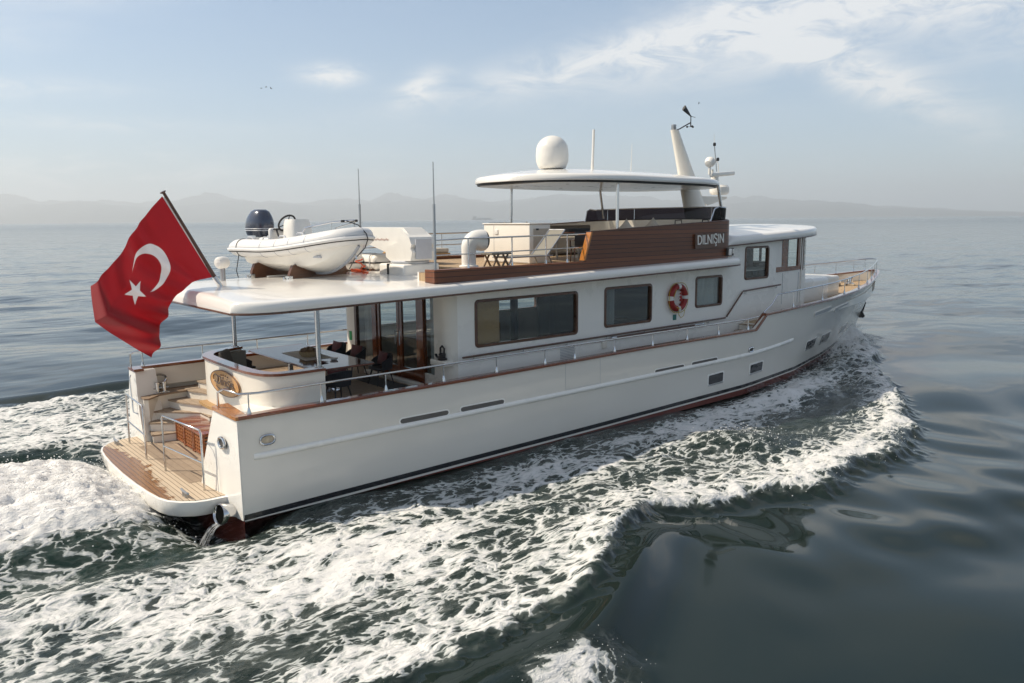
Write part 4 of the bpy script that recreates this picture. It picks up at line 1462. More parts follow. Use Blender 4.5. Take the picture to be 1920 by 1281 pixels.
def build_crane():
    base = MB()
    base.rbox((6.15, -0.55, 4.66), (1.15, 1.25, 0.36), 0.06)
    c = base.build("deck_crane", PLAST, YACHT)
    band = MB()
    band.box(5.55, 6.74, -0.44, -0.38, 4.50, 4.845)
    band.build("strap", BLACK, c)
    MB().rbox((6.15, -0.55, 4.47), (1.45, 1.6, 0.06), 0.02).build("crane_plinth", ROOFW, c)
    MB().lathe([(0.50, 0.0), (0.52, 0.03), (0.52, 0.06), (0.48, 0.08)], 28, None, (6.15, -0.6, 4.84)).build("turntable", GREYP, c)
    # housing: profile in y-z, extruded along x
    prof = [(-1.20, 4.93), (-0.20, 4.90), (0.02, 5.00), (0.05, 5.22), (-0.10, 5.30), (-0.55, 5.40), (-0.75, 5.75), (-1.15, 5.55), (-1.26, 5.36), (-1.20, 5.26), (-1.28, 5.16)]
    h = MB()
    h.prism(prof, "x", 5.78, 6.52)
    ho = h.build("crane_house", PLAST, c, sharp=25)
    # boom lies athwart, to port
    bm = [(-1.15, 5.52), (-0.78, 5.80), (1.95, 5.80), (2.15, 5.66), (2.10, 5.36), (0.95, 5.30), (-0.15, 5.06), (-0.55, 5.06), (-0.70, 5.28), (-0.92, 5.40)]
    b = MB()
    b.prism(bm, "x", 5.86, 6.44)
    bo = b.build("boom", PLAST, c, sharp=25)
    MB().box(5.90, 6.40, -1.29, -1.262, 4.98, 5.50).build("service_panel", GREYP, c)
    MB().lathe([(0.055, 0), (0.055, 0.03), (0.02, 0.04)], 14, Matrix.Translation((5.86, -0.62, 5.33)) @ Euler((0, math.radians(-90), 0)).to_matrix().to_4x4()).build("pivot_bolt", GREYST, c)
    sq = MB()
    sq.tube([(5.853, 0.85 - 0.022 * k, 5.47 + 0.028 * math.sin(k * 1.7) + 0.012 * math.sin(k * 0.6)) for k in range(40)], 0.006, 5)
    sq.build("printed_mark", MATS["pink_print"], bo)


mat("pink_print", (0.62, 0.42, 0.36), 0.6, vary=0.1, vscale=9)
build_crane()


def build_side_rails():
    for sg in (1, -1):
        y = sg * 3.60
        r = MB()
        if sg < 0:
            pts = [(0.02, -2.62, 2.16), (0.00, -2.70, 2.50), (0.05, -2.95, 2.60), (0.16, -3.40, 2.55), (0.5, -3.58, 2.56)]
        else:
            pts = [(-0.02, 3.62, 2.16), (-0.02, 3.62, 2.52), (0.10, 3.6, 2.58), (0.5, 3.6, 2.58)]
        pts += [(3.0, y, 2.57), (9.0, y, 2.585), (17.6, y, 2.58), (18.35, y, 2.62)]
        r.tube(pts, 0.026, 10)
        r.build("side_rail", STEEL, YACHT)
        for k, x in enumerate((0.28, 1.88, 3.47, 5.07, 6.70, 8.36, 9.46, 11.06, 12.74, 14.40, 16.05, 17.72)):
            z = sheer_z(x) + 0.075
            s = MB()
            s.tube([(x, y, z), (x, y, 2.57)], 0.016, 8)
            s.lathe([(0.048, 0), (0.046, 0.03), (0.026, 0.10), (0.018, 0.13)], 12, None, (x, y, z))
            s.build("rail_stanchion", STEEL, YACHT)
    # bow pulpit, one continuous rail from side to side
    def edge(x, inset=0.12):
        return max(0.0, sheer_b(x) - inset)
    xs = [19.6, 20.3, 22, 24, 26, 28, 30, 31.5, 32.6, 33.3, 33.75]
    side = [(x, -edge(x), sheer_z(x) + 0.075 + 0.56 + 0.0 * x) for x in xs]
    start = [(18.75, -3.52, sheer_z(18.75) + 0.08), (19.25, -3.53, 2.98)]
    tip = [(33.98, 0.0, sheer_z(33.9) + 0.635)]
    pts = start + side + tip + [(x, -y, z) for x, y, z in (start + side)[::-1]]
    MB().tube(pts, 0.024, 8).build("bow_rail", STEEL, YACHT)
    for x in (20.75, 23.15, 25.5, 27.6, 29.4, 30.9, 32.1, 33.1, 33.7):
        for sg in (1, -1):
            y = sg * edge(x)
            z = sheer_z(x) + 0.075
            s = MB()
            s.tube([(x, y, z), (x, y, z + 0.56)], 0.016, 8)
            s.lathe([(0.045, 0), (0.043, 0.03), (0.024, 0.09), (0.018, 0.12)], 10, None, (x, y, z))
            s.build("rail_stanchion", STEEL, YACHT)


build_side_rails()


def build_foredeck():
    d = MB()
    xs = list(np.linspace(18.72, 33.6, 30))
    secs = [[(x, -max(0.02, sheer_b(x) - 0.13), 2.30 + 0.035 * (x - 18.7)), (x, max(0.02, sheer_b(x) - 0.13), 2.30 + 0.035 * (x - 18.7))] for x in xs]
    d.loft(secs, ring=False, caps=False).build("foredeck", TEAKF, YACHT)
    MB().box(18.60, 18.72, -3.5, -2.75, DECK - 0.1, 2.30).build("deck_riser", CREAM, YACHT)
    MB().box(18.60, 18.72, 2.75, 3.5, DECK - 0.1, 2.30).build("deck_riser", CREAM, YACHT)
    for sg in (1, -1):
        for (x0, z1) in ((17.85, 1.88), (18.15, 2.08), (18.45, 2.28)):
            a, b = sorted((sg * 2.76, sg * 3.52))
            st = MB().box(x0, x0 + 0.5, a, b, DECK, z1 - 0.03).build("side_step", CREAM, YACHT)
            MB().box(x0 - 0.03, x0 + 0.5, a + 0.004, b - 0.004, z1 - 0.028, z1).build("tread", TEAKG, st)
    # trunk cabin with its seat and cushions
    t = MB()
    t.rbox((24.9, 0, 2.95), (3.2, 3.5, 1.05), 0.16, 4)
    t.build("trunk_cabin", WHITE, YACHT)
    t = MB()
    t.rbox((26.9, 0, 2.98), (1.9, 3.0, 0.96), 0.13, 4)
    t.build("bow_seat", CREAM, YACHT)
    t = MB()
    t.rbox((24.6, 1.0, 3.50), (0.7, 0.7, 0.07), 0.02)
    t.build("deck_hatch", GREYP, YACHT)
    # pale inside bulwark panels round the bow, plain band on top
    for sg in (1, -1):
        secs = []
        for x in np.linspace(27.0, 33.45, 20):
            b = max(0.03, sheer_b(x) - 0.165)
            secs.append([(x, sg * b, sheer_z(x) - 0.02), (x, sg * b, 2.45)])
        MB().loft(secs, ring=False, caps=False).build("bow_bulwark_lining", LCLOTH, YACHT)
        g = MB()
        for r_ in range(2):
            for k in range(10):
                x = 29.6 + 0.22 * k
                b = max(0.03, sheer_b(x) - 0.18)
                g.rbox((x, sg * b, 2.76 + 0.14 * r_), (0.13, 0.012, 0.05), 0.004)
        g.build("freeing_slots", WHITE, YACHT)
    w = MB()
    w.lathe([(0.22, 0), (0.22, 0.10), (0.13, 0.14), (0.11, 0.34), (0.17, 0.40), (0.0, 0.42)], 18, None, (31.2, -0.25, 2.74))
    w.rbox((30.6, 0.25, 2.86), (0.7, 0.4, 0.26), 0.05)
    w.build("anchor_windlass", STEEL, YACHT)
    # anchor held at the stem
    a = MB()
    a.tube([(33.35, 0, 1.75), (33.0, 0, 1.15)], 0.05, 8)
    a.prism([(-0.20, 0.0), (0.0, 0.35), (0.20, 0.0), (0.12, -0.08), (-0.12, -0.08)], "x", -0.04, 0.04, Matrix.Translation((32.97, 0, 1.10)))
    a.build("anchor", BLACK, YACHT)


build_foredeck()


def build_signs():
    mtx = Matrix.Translation((16.05, -3.135, 5.265)) @ Matrix(((1, 0, 0), (0, 0, -1), (0, 1, 0))).to_4x4() @ Euler((0, 0, math.radians(1.5))).to_matrix().to_4x4()
    b = MB()
    b.prism([(-0.80, -0.23), (0.80, -0.23), (0.80, 0.23), (-0.80, 0.23)], "z", 0.0, 0.05, mtx)
    s = b.build("name_board", DARKW, YACHT)
    text_mesh("lettering", "DILNIŞIN", 0.44, WHITE, s, mtx @ Matrix.Translation((0.0, 0.025, 0.056)), 0.012, 0.0, 1.0, 0.78)
    # side light in its box below the board
    n = MB()
    n.rbox((17.15, -3.17, 4.86), (0.34, 0.09, 0.26), 0.02)
    o = n.build("navigation_light", SLOT, YACHT)
    MB().rbox((17.08, -3.23, 4.86), (0.13, 0.05, 0.22), 0.015).build("lens", WHITE, o)
    MB().rbox((17.26, -3.22, 4.88), (0.09, 0.05, 0.15), 0.015).build("lamp_housing", PLAST, o)
    # small sticker below the lifebuoy
    MB().box(14.78, 14.95, -2.732, -2.722, 2.72, 2.90).build("safety_sign", TEALS, YACHT)


build_signs()

# ------------------------------------------------------------------ winch block on its ledge by the saloon corner
MB().rbox((5.78, -2.52, 2.40), (0.30, 0.62, 0.14), 0.02).build("winch_shelf", CREAM, YACHT)

# ================================================================== LOOSE THINGS ABOARD
def build_dinghy():
    # local frame: +y is its stern, -y its bow, keel line at z = 0
    root = empty("inflatable_dinghy", (4.07, 0.0, 4.62), math.radians(10.5))
    tag(root, "white rigid inflatable dinghy lying across the roof on two wooden chocks", "dinghy")
    yb, ys = -1.45, 2.85

    def centre(u):
        """tube centre line on one side: u 0 stern to 1 bow tip"""
        y = ys - (ys - (yb + 0.25)) * u
        half = 0.78 if u < 0.50 else 0.78 * math.sqrt(max(0.0, 1 - ((u - 0.50) / 0.50) ** 2.4))
        z = 0.66 + 0.34 * max(0, (u - 0.25) / 0.75) ** 1.7
        return half, y, z

    path, rad = [], []
    N = 26
    for i in range(N + 1):
        u = i / N
        h, y, z = centre(u)
        path.append((-h, y, z))
        rad.append(0.24 - 0.02 * u)
    right = [(-p[0], p[1], p[2]) for p in path[:-1]][::-1]
    full = path + right
    rads = rad + rad[:-1][::-1]
    # tapered stern cones
    cone = [(-0.78, ys + 0.46, 0.64), (-0.78, ys + 0.34, 0.65), (-0.78, ys + 0.16, 0.655)]
    cone_r = [0.06, 0.16, 0.22]
    full = cone + full + [(-p[0], p[1], p[2]) for p in cone[::-1]]
    rads = cone_r + rads + cone_r[::-1]
    t = MB().tube(full, rads, 20)
    to = t.build("buoyancy_tube", PVC, root, sharp=60)
    # rubbing strake: white band with dark edge lines outside the tube
    for (dz, r_, mm, nm) in ((0.0, 0.045, PVC, "rubbing_strake"), (0.058, 0.012, PVCG, "strake_edge"), (-0.058, 0.014, BLACK, "strake_edge")):
        pts = []
        k = len(full)
        for i in range(k):
            a, b = Vector(full[max(i - 1, 0)]), Vector(full[min(i + 1, k - 1)])
            d = (b - a)
            d.z = 0
            d.normalize()
            n = Vector((d.y, -d.x, 0))
            c = Vector(full[i])
            if n.dot(Vector((c.x, c.y - 1.0, 0))) < 0:
                n = -n
            pts.append(c + n * (rads[i] + 0.002 - abs(dz) * 0.25) + Vector((0, 0, dz - 0.03)))
        MB().tube(pts, r_, 8).build(nm, mm, to)
    # dark patch bands and grey top panel at the stern
    for y in (ys - 0.15,):
        for sx in (-1, 1):
            h, yy, z = centre((ys - y) / (ys - (yb + 0.25)))
            pts = [(sx * h + 0.247 * math.cos(2 * PI * j / 24), y, z + 0.247 * math.sin(2 * PI * j / 24)) for j in range(24)]
            MB().tube(pts, 0.009, 6, closed=True).build("lashing_strap", BLACK, root)
    for u in (0.30, 0.46, 0.60, 0.74):
        for sx in (-1, 1):
            h, y, z = centre(u)
            h2, y2, z2 = centre(u + 0.02)
            r_ = 0.242 - 0.02 * u
            tx, ty = Vector((h2 - h, y2 - y, 0)).normalized().x, Vector((h2 - h, y2 - y, 0)).normalized().y
            pts = [(sx * (h + r_ * math.cos(a_) * -ty), y + r_ * math.cos(a_) * tx, z + r_ * math.sin(a_)) for a_ in np.linspace(-2.4, 0.9, 18)]
            MB().tube(pts, 0.006, 5).build("tube_seam", PVCG, root)
    # rigid hull under the tubes: deep V with a curved forefoot
    secs = []
    for i in range(22):
        u = i / 21
        h, y, z = centre(min(u, 0.995))
        y2 = y if u < 0.97 else y
        keel = 0.02 + 0.02 * u + 0.72 * max(0, (u - 0.60) / 0.40) ** 2.2
        ch = keel + 0.24 * (1 - 0.4 * u) + 0.02
        wch = h * 0.80
        top = z - 0.05
        secs.append([(-h, y2, top), (-wch, y2, max(ch, keel + 0.04)), (-wch * 0.97, y2, max(ch - 0.015, keel + 0.035)), (-wch * 0.45, y2, keel + 0.10 * (1 - 0.5 * u)), (-0.035, y2, keel), (0.035, y2, keel), (wch * 0.45, y2, keel + 0.10 * (1 - 0.5 * u)), (wch * 0.97, y2, max(ch - 0.015, keel + 0.035)), (wch, y2, max(ch, keel + 0.04)), (h, y2, top)])
    MB().loft(secs, ring=False, caps=False).build("hull", PLAST, root, sharp=50)
    ks = MB()
    pts = []
    for i in range(10, 22):
        u = i / 21
        h, y, z = centre(min(u, 0.995))
        keel = 0.02 + 0.02 * u + 0.72 * max(0, (u - 0.60) / 0.40) ** 2.2
        pts.append((0, y, keel - 0.012))
    ks.tube(pts, 0.045, 8).build("keel_guard", PVCG, root)
    MB().box(-0.62, 0.62, -0.4, 2.8, 0.45, 0.50).build("inner_floor", GREYP, root)
    MB().rbox((0, 2.82, 0.68), (1.15, 0.07, 0.5), 0.02).build("transom_board", PLAST, root)
    # outboard motor
    m = MB()
    secs = []
    for k in range(15):
        u = k / 14
        z = 0.98 + 0.72 * u
        w = 0.32 * (math.sin(PI * min(1, 0.25 + 0.62 * u)) ** 0.7) * (1 if u < 0.97 else 0.8)
        l_ = 0.47 * (math.sin(PI * min(1, 0.30 + 0.60 * u)) ** 0.6) * (1 if u < 0.97 else 0.8)
        cy = 3.02 + 0.10 * (1 - u)
        ring = []
        for j in range(20):
            a = 2 * PI * j / 20
            ca, sa = math.cos(a), math.sin(a)
            ring.append((w * math.copysign(abs(ca) ** 0.8, ca), cy + l_ * math.copysign(abs(sa) ** 0.8, sa), z))
        secs.append(ring)
    mo = MB().loft(secs, ring=True, caps=True).build("outboard_motor", NAVY, root, sharp=60)
    b = MB()
    for z in (1.12, 1.17):
        pts = []
        for j in range(24):
            a = 2 * PI * j / 24
            pts.append((0.315 * math.copysign(abs(math.cos(a)) ** 0.8, math.cos(a)), 3.09 + 0.462 * math.copysign(abs(math.sin(a)) ** 0.8, math.sin(a)), z))
        b.tube(pts, 0.012, 6, closed=True)
    b.build("cowling_stripe", GREYP, mo)
    lg = MB()
    lg.rbox((0, 3.02, 0.84), (0.22, 0.30, 0.34), 0.04)
    lg.rbox((0, 3.16, 0.40), (0.12, 0.26, 0.72), 0.03)
    lg.build("leg", NAVY, mo)
    # steering console, wheel, seat, lever
    c = MB()
    secs = []
    for k in range(8):
        u = k / 7
        z = 0.5 + 0.92 * u
        w, l_ = 0.38 - 0.07 * u, 0.38 - 0.10 * u
        if u > 0.9:
            w, l_ = w * 0.9, l_ * 0.9
        cy = 1.28 + 0.05 * u
        secs.append([(w * math.copysign(abs(math.cos(2 * PI * j / 20)) ** 0.6, math.cos(2 * PI * j / 20)), cy + l_ * math.copysign(abs(math.sin(2 * PI * j / 20)) ** 0.6, math.sin(2 * PI * j / 20)), z) for j in range(20)])
    co = MB().loft(secs, ring=True, caps=True).build("steering_console", PLAST, root, sharp=50)
    w = MB()
    mt = Matrix.Translation((0, 1.78, 1.32)) @ Euler((math.radians(-55), 0, 0)).to_matrix().to_4x4()
    w.tube([mt @ Vector((0.25 * math.cos(2 * PI * k / 24), 0.25 * math.sin(2 * PI * k / 24), 0)) for k in range(24)], 0.026, 8, closed=True)
    for k in range(3):
        a = 2 * PI * k / 3 + 0.5
        w.tube([mt @ Vector((0, 0, -0.03)), mt @ Vector((0.25 * math.cos(a), 0.25 * math.sin(a), 0))], 0.014, 6)
    w.build("steering_wheel", BLACK, root)
    lv = MB()
    lv.tube([(-0.30, 1.75, 0.95), (-0.30, 1.85, 1.15)], 0.025, 6)
    lv.rbox((-0.30, 1.86, 1.16), (0.10, 0.16, 0.05), 0.02)
    lv.build("throttle_lever", BLACK, root)
    s = MB()
    s.rbox((0, 2.3, 0.83), (0.9, 0.5, 0.22), 0.09)
    s.rbox((0, 2.05, 1.02), (0.8, 0.14, 0.34), 0.06)
    s.build("seat", PVC, root)
    # grab rope handles along the tube
    for u in (0.12, 0.3, 0.48, 0.66):
        for sx in (-1, 1):
            h, y, z = centre(u)
            g = MB()
            g.tube([(sx * h, y + 0.16, z + 0.225), (sx * h * 1.0, y + 0.10, z + 0.29), (sx * h, y - 0.10, z + 0.29), (sx * h, y - 0.16, z + 0.225)], 0.02, 6)
            g.build("grab_handle", GREYP, root)
    # bow rail with a lashing over it
    br = MB()
    br.tube([(-0.55, 0.45, 0.98), (-0.50, 0.30, 1.20), (-0.36, -0.65, 1.34), (0, -1.05, 1.38), (0.36, -0.65, 1.34), (0.50, 0.30, 1.20), (0.55, 0.45, 0.98)], 0.022, 8)
    br.tube([(-0.38, -0.6, 1.05), (-0.36, -0.6, 1.34)], 0.015, 6)
    br.tube([(0.38, -0.6, 1.05), (0.36, -0.6, 1.34)], 0.015, 6)
    br.build("bow_rail", STEEL, root)
    lash = MB()
    lash.tube([(-0.2, -0.98, 1.37), (0.0, -1.20, 1.26), (0.02, -1.46, 1.05), (0.03, -1.50, 0.92), (0.03, -1.38, 0.70), (0.03, -0.95, 0.40), (0.03, -0.75, 0.16)], 0.014, 6)
    lash.tube([(-0.25, -0.85, 1.36), (0.25, -0.85, 1.37)], 0.035, 6)
    lash.build("lashing_strap", BLACK, root)
    e = MB().tube([(0.0, -0.98, 0.52), (0.0, -1.06, 0.50), (0.0, -1.08, 0.42)], 0.025, 8)
    e.build("towing_eye", STEEL, root)
    st = MB().tube([(-0.9, 2.72, 0.62), (-1.02, 2.74, 0.05), (-1.0, 2.70, -0.14)], 0.012, 6)
    st.build("lashing_strap", BLACK, root)
    return root


build_dinghy()


def build_chocks():
    first = None
    for (x, y, lab) in ((4.05, 0.62, "brown wooden chock under the bow end of the dinghy"), (3.74, 2.30, "brown wooden chock under the outboard end of the dinghy")):
        root = empty("dinghy_chock", (x, y, 4.46), math.radians(10.5))
        tag(root, lab, "chock", "wooden chocks carrying the dinghy")
        prof = [(-0.95, 0.0), (-0.93, 0.20), (-0.84, 0.40), (-0.70, 0.42), (-0.56, 0.36), (-0.30, 0.28), (0.0, 0.185), (0.30, 0.28), (0.56, 0.36), (0.72, 0.42), (0.84, 0.40), (0.93, 0.20), (0.95, 0.0)]
        b = MB()
        b.prism(prof, "y", -0.05, 0.05)
        b.build("board", VARNK, root)
        for sx in (-1, 1):
            c = MB()
            c.box(sx * 0.93 - 0.06, sx * 0.93 + 0.06, -0.075, 0.075, -0.01, 0.13)
            c.box(sx * 0.93 - 0.10, sx * 0.93 + 0.10, -0.11, 0.11, -0.01, 0.012)
            c.tube([(sx * 1.0, 0, 0.04), (sx * 1.09, 0, 0.10), (sx * 1.1, 0, 0.03)], 0.02, 6)
            c.build("steel_shoe", STEEL, root)


VARNK = mat("chock_wood", (0.12, 0.045, 0.018), 0.35, vary=0.4, vscale=6, coat=0.3, vstretch=(0.6, 5, 5))
build_chocks()
tag(MB().tube([(3.1, 1.75, 4.52), (4.4, 1.75, 4.53)], 0.02, 8).build("boat_hook_pole", PLAST), "thin white pole lying on the roof beneath the dinghy", "pole")


def build_flag():
    stf = empty("flagstaff", (1.17, 0.0, 4.45))
    tag(stf, "dark varnished flagstaff raked aft from a steel socket on the roof edge", "flagstaff")
    MB().tube([(0.0, 0, 0.05), (-0.14, 0, 0.30), (-1.13, 0, 2.19)], [0.05, 0.05, 0.035], 12).build("pole", DARKW, stf)
    s = MB()
    s.tube([(0.05, 0, -0.04), (-0.12, 0, 0.26)], 0.06, 12)
    s.lathe([(0.13, 0), (0.13, 0.02), (0.08, 0.05)], 16, None, (0.05, 0, -0.02))
    s.build("socket", STEEL, stf)
    MB().lathe([(0.03, 0), (0.07, 0.03), (0.07, 0.05), (0.0, 0.06)], 12, Matrix.Translation((-1.13, 0, 2.18)) @ Euler((0, math.radians(-28), 0)).to_matrix().to_4x4()).build("truck", DARKW, stf)

    # cloth: hoist on the staff, hanging aft in folds.  boundary curves in the x-z plane
    def curve(pts, u):
        k = len(pts) - 1
        d = [0]
        for i in range(k):
            d.append(d[-1] + math.hypot(pts[i + 1][0] - pts[i][0], pts[i + 1][1] - pts[i][1]))
        t = u * d[-1]
        return np.array([np.interp(t, d, [p[0] for p in pts]), np.interp(t, d, [p[1] for p in pts])])
    top = [(0.0, 6.57), (-0.22, 6.33), (-0.42, 6.08), (-0.67, 5.76), (-0.91, 5.44), (-1.10, 5.20), (-1.27, 4.99), (-1.46, 4.80), (-1.63, 4.64)]
    bot = [(1.0, 4.70), (0.76, 4.66), (0.53, 4.60), (0.36, 4.48), (0.21, 4.34), (0.10, 4.19), (-0.01, 4.02), (-0.14, 3.76), (-0.26, 3.48), (-0.39, 3.21), (-0.51, 2.96)]
    hoist = [(0.0, 6.57), (0.5, 5.635), (1.0, 4.70)]
    fly = [(-1.63, 4.64), (-1.63, 4.45), (-1.62, 4.26), (-1.59, 3.85), (-1.33, 3.60), (-1.06, 3.38), (-0.79, 3.17), (-0.51, 2.96)]
    NU, NV = 150, 100
    V, SD = [], []
    P00, P10, P01, P11 = np.array(top[0]), np.array(top[-1]), np.array(bot[0]), np.array(bot[-1])
    for i in range(NU + 1):
        u = i / NU
        a, b = curve(top, u), curve(bot, u)
        for j in range(NV + 1):
            v = j / NV
            c, d = curve(hoist, v), curve(fly, v)
            p = (1 - v) * a + v * b + (1 - u) * c + u * d - ((1 - u) * (1 - v) * P00 + u * (1 - v) * P10 + (1 - u) * v * P01 + u * v * P11)
            # folds hang from the top of the hoist: run mostly down the cloth, deeper to the fly
            ph = u * 19.0 + 2.2 * v * u - 1.2 * v
            amp = 0.23 * u ** 1.1 * (0.55 + 0.45 * v)
            y = amp * math.sin(ph) + 0.20 * u * math.sin(6.2 * u - 1.9 * v + 0.4) + 0.045 * u * math.sin(31 * u + 5 * v)
            y += 0.06 * u * math.sin(44 * u + 9 * v * v + 1.0) * (0.3 + v)
            y += 0.09 * math.exp(-((u - 0.30 + 0.15 * v) / 0.05) ** 2) * (1 - 0.4 * v)
            x = p[0] + 0.03 * u * (1 - v) * math.sin(ph + 1.2)
            z = p[1]
            V.append((x - 1.17, y, z - 4.45))
            # emblem, in flag units: height 1, length 1.5
            fx, fy = u * 1.5, v
            cx, cy = 0.60, 0.5
            d1 = 0.265 - math.hypot(fx - cx, fy - cy)
            d2 = math.hypot(fx - (cx + 0.0725), fy - cy) - 0.212
            cres = min(d1, d2)
            # star
            sx_, sy_ = fx - 0.935, fy - 0.5
            rr, th = math.hypot(sx_, sy_), math.atan2(sy_, sx_) + PI
            th = (th + PI / 5) % (2 * PI / 5) - PI / 5
            R0, k0 = 0.150, 0.382
            px, py = rr * math.cos(th), abs(rr * math.sin(th))
            bx, by = R0 * k0 * math.cos(PI / 5), R0 * k0 * math.sin(PI / 5)
            ex, ey = bx - R0, by
            nx, ny = -ey, ex
            ln = math.hypot(nx, ny)
            star = ((px - R0) * nx + py * ny) / ln
            star = star if rr < 0.2 else -0.1
            SD.append(max(cres, star))
    F = [(i * (NV + 1) + j, (i + 1) * (NV + 1) + j, (i + 1) * (NV + 1) + j + 1, i * (NV + 1) + j + 1) for i in range(NU) for j in range(NV)]
    me = bpy.data.meshes.new("flag")
    me.from_pydata(V, [], F)
    at = me.attributes.new("emblem", "FLOAT", "POINT")
    at.data.foreach_set("value", SD)
    m = bpy.data.materials.new("flag_cloth")
    m.use_nodes = True
    t = NT(m.node_tree)
    out = t.add("ShaderNodeOutputMaterial")
    a = t.add("ShaderNodeAttribute", attribute_name="emblem")
    e = t.ramp(a.outputs["Fac"], -0.003, 0.003)
    tc = t.add("ShaderNodeTexCoord")
    n = t.noise(tc.outputs["Object"], 3.0, 4, 0.6)
    col = t.mix(e, t.mix(n, (0.29, 0.002, 0.008, 1), (0.38, 0.004, 0.010, 1)), (0.72, 0.71, 0.72, 1))
    b = t.add("ShaderNodeBsdfPrincipled")
    t.link(col, b.inputs["Base Color"])
    b.inputs["Roughness"].default_value = 0.62
    b.inputs["Sheen Weight"].default_value = 0.2
    wv = t.add("ShaderNodeBump")
    wv.inputs["Strength"].default_value = 0.25
    wv.inputs["Distance"].default_value = 0.02
    t.link(t.noise(t.mapping(tc.outputs["Object"], scale=(1, 1, 0.5), rot=(0, 0.5, 0)), 5.0, 3, 0.5), wv.inputs["Height"])
    t.link(wv.outputs[0], b.inputs["Normal"])
    tl = t.add("ShaderNodeBsdfTranslucent")
    t.link(col, tl.inputs["Color"])
    mx = t.add("ShaderNodeMixShader")
    mx.inputs[0].default_value = 0.30
    t.link(b.outputs[0], mx.inputs[1])
    t.link(tl.outputs[0], mx.inputs[2])
    t.link(mx.outputs[0], out.inputs[0])
    me.materials.append(m)
    me.shade_smooth()
    o = bpy.data.objects.new("flag", me)
    COL.objects.link(o)
    o.location = (1.17, 0, 4.45)
    tag(o, "red flag with white crescent and star hanging in folds from the stern staff", "flag")
    hb = MB()
    hb.tube([(-1.17 + 0.03, 0, 2.10), (-0.17 + 0.03, 0, 0.25)], 0.022, 6)
    hb.build("hoist_band", TAPE, o)


build_flag()


def make_chair(name, label, loc, rz, cushion=True):
    root = empty(name, loc, rz)
    tag(root, label, "chair", "dark woven dining chairs around the cockpit table")
    # local: faces +x, back at -x
    seat = MB().rbox((0.02, 0, 0.43), (0.46, 0.48, 0.06), 0.025)
    seat.build("seat", CHAIRB, root)
    secs = []
    for k in range(17):
        a = math.radians(-118 + 236 * k / 16)
        ca, sa = math.cos(a), math.sin(a)
        x, y = -0.02 - 0.235 * ca, 0.262 * sa
        h = 0.80 - 0.17 * (abs(k - 8) / 8) ** 2
        secs.append([(x, y, 0.42), (x - 0.035 * ca, y + 0.03 * sa, h), (x - 0.065 * ca, y + 0.06 * sa, h - 0.01), (x - 0.03 * ca, y + 0.03 * sa, 0.41)])
    MB().loft(secs, ring=True, caps=True).build("backrest", CHAIRB, root)
    ribs = MB()
    for k in range(1, 26):
        a = math.radians(-112 + 224 * k / 26)
        ca, sa = math.cos(a), math.sin(a)
        kk = abs(k - 13) / 13
        h = 0.79 - 0.17 * kk ** 2
        x, y = -0.02 - 0.235 * ca, 0.262 * sa
        ribs.tube([(x - 0.032 * ca, y + 0.032 * sa, 0.43), (x - 0.066 * ca, y + 0.062 * sa, h)], 0.013, 6)
    ribs.build("woven_back", CHAIRB, root)
    for (sx, sy) in ((1, 1), (1, -1), (-1, 1), (-1, -1)):
        MB().tube([(sx * 0.16, sy * 0.17, 0.41), (sx * 0.25, sy * 0.25, 0.0)], [0.024, 0.014], 8).build("leg", BLACK, root)
    return root


CH = [
    (5.02, 1.75, 180, "dark dining chair at the port end of the row nearest the glass doors"),
    (5.02, 0.62, 180, "middle dark dining chair in the row nearest the glass doors"),
    (4.98, -0.85, 178, "dark dining chair nearest the side rail in the row by the glass doors"),
    (3.10, -2.02, 95, "dark ribbed dining chair at the end of the table by the side rail"),
    (2.30, 1.75, 5, "dark dining chair on the settee side of the table, by the roof post"),
]
proto = None
for i, (x, y, rz, lab) in enumerate(CH):
    if proto is None:
        proto = make_chair("dining_chair", lab, (x, y, DECK), math.radians(rz))
    else:
        c = copy_tree(proto)
        c.location = (x, y, DECK)
        c.rotation_euler = (0, 0, math.radians(rz))
        c["label"] = lab
ic = copy_tree(proto)
ic.location = (7.1, -0.75, DECK)
ic.rotation_euler = (0, 0, math.radians(20))
ic["label"] = "black chair standing inside the saloon, seen through the glass doors"
ic["group"] = "chairs inside the saloon"

CU = [(5.10, 1.75, 0.66, 180, "maroon cushion on the chair at the port end of the row by the doors"),
      (5.10, 0.62, 0.68, 184, "maroon cushion on the middle chair of the row by the doors"),
      (5.06, -0.85, 0.68, 172, "maroon cushion on the chair of that row nearest the side rail"),
      (3.08, -2.02, 0.62, 95, "maroon cushion on the chair at the end of the table"),
      ]
for (x, y, z, rz, lab) in CU:
    o = empty("chair_cushion", (x, y, DECK + z), rot=(0, 0, math.radians(rz)))
    secs = []
    m = Euler((0, math.radians(-14), 0)).to_matrix().to_4x4()
    for i in range(13):
        u = -1 + 2 * i / 12
        ring = []
        for j in range(16):
            a = 2 * PI * j / 16
            e = 1 - abs(u) ** 3
            ring.append((0.075 * max(0.08, e) * math.cos(a) + 0.02, 0.25 * u * (1 + 0.05 * math.sin(a) ** 2), 0.18 * math.sin(a) * (0.93 + 0.07 * abs(u))))
        secs.append(ring)
    MB().loft(secs, ring=True, caps=True, m=m).build("cover", MAROON, o)
    tag(o, lab, "cushion", "maroon cushions on the dining chairs")

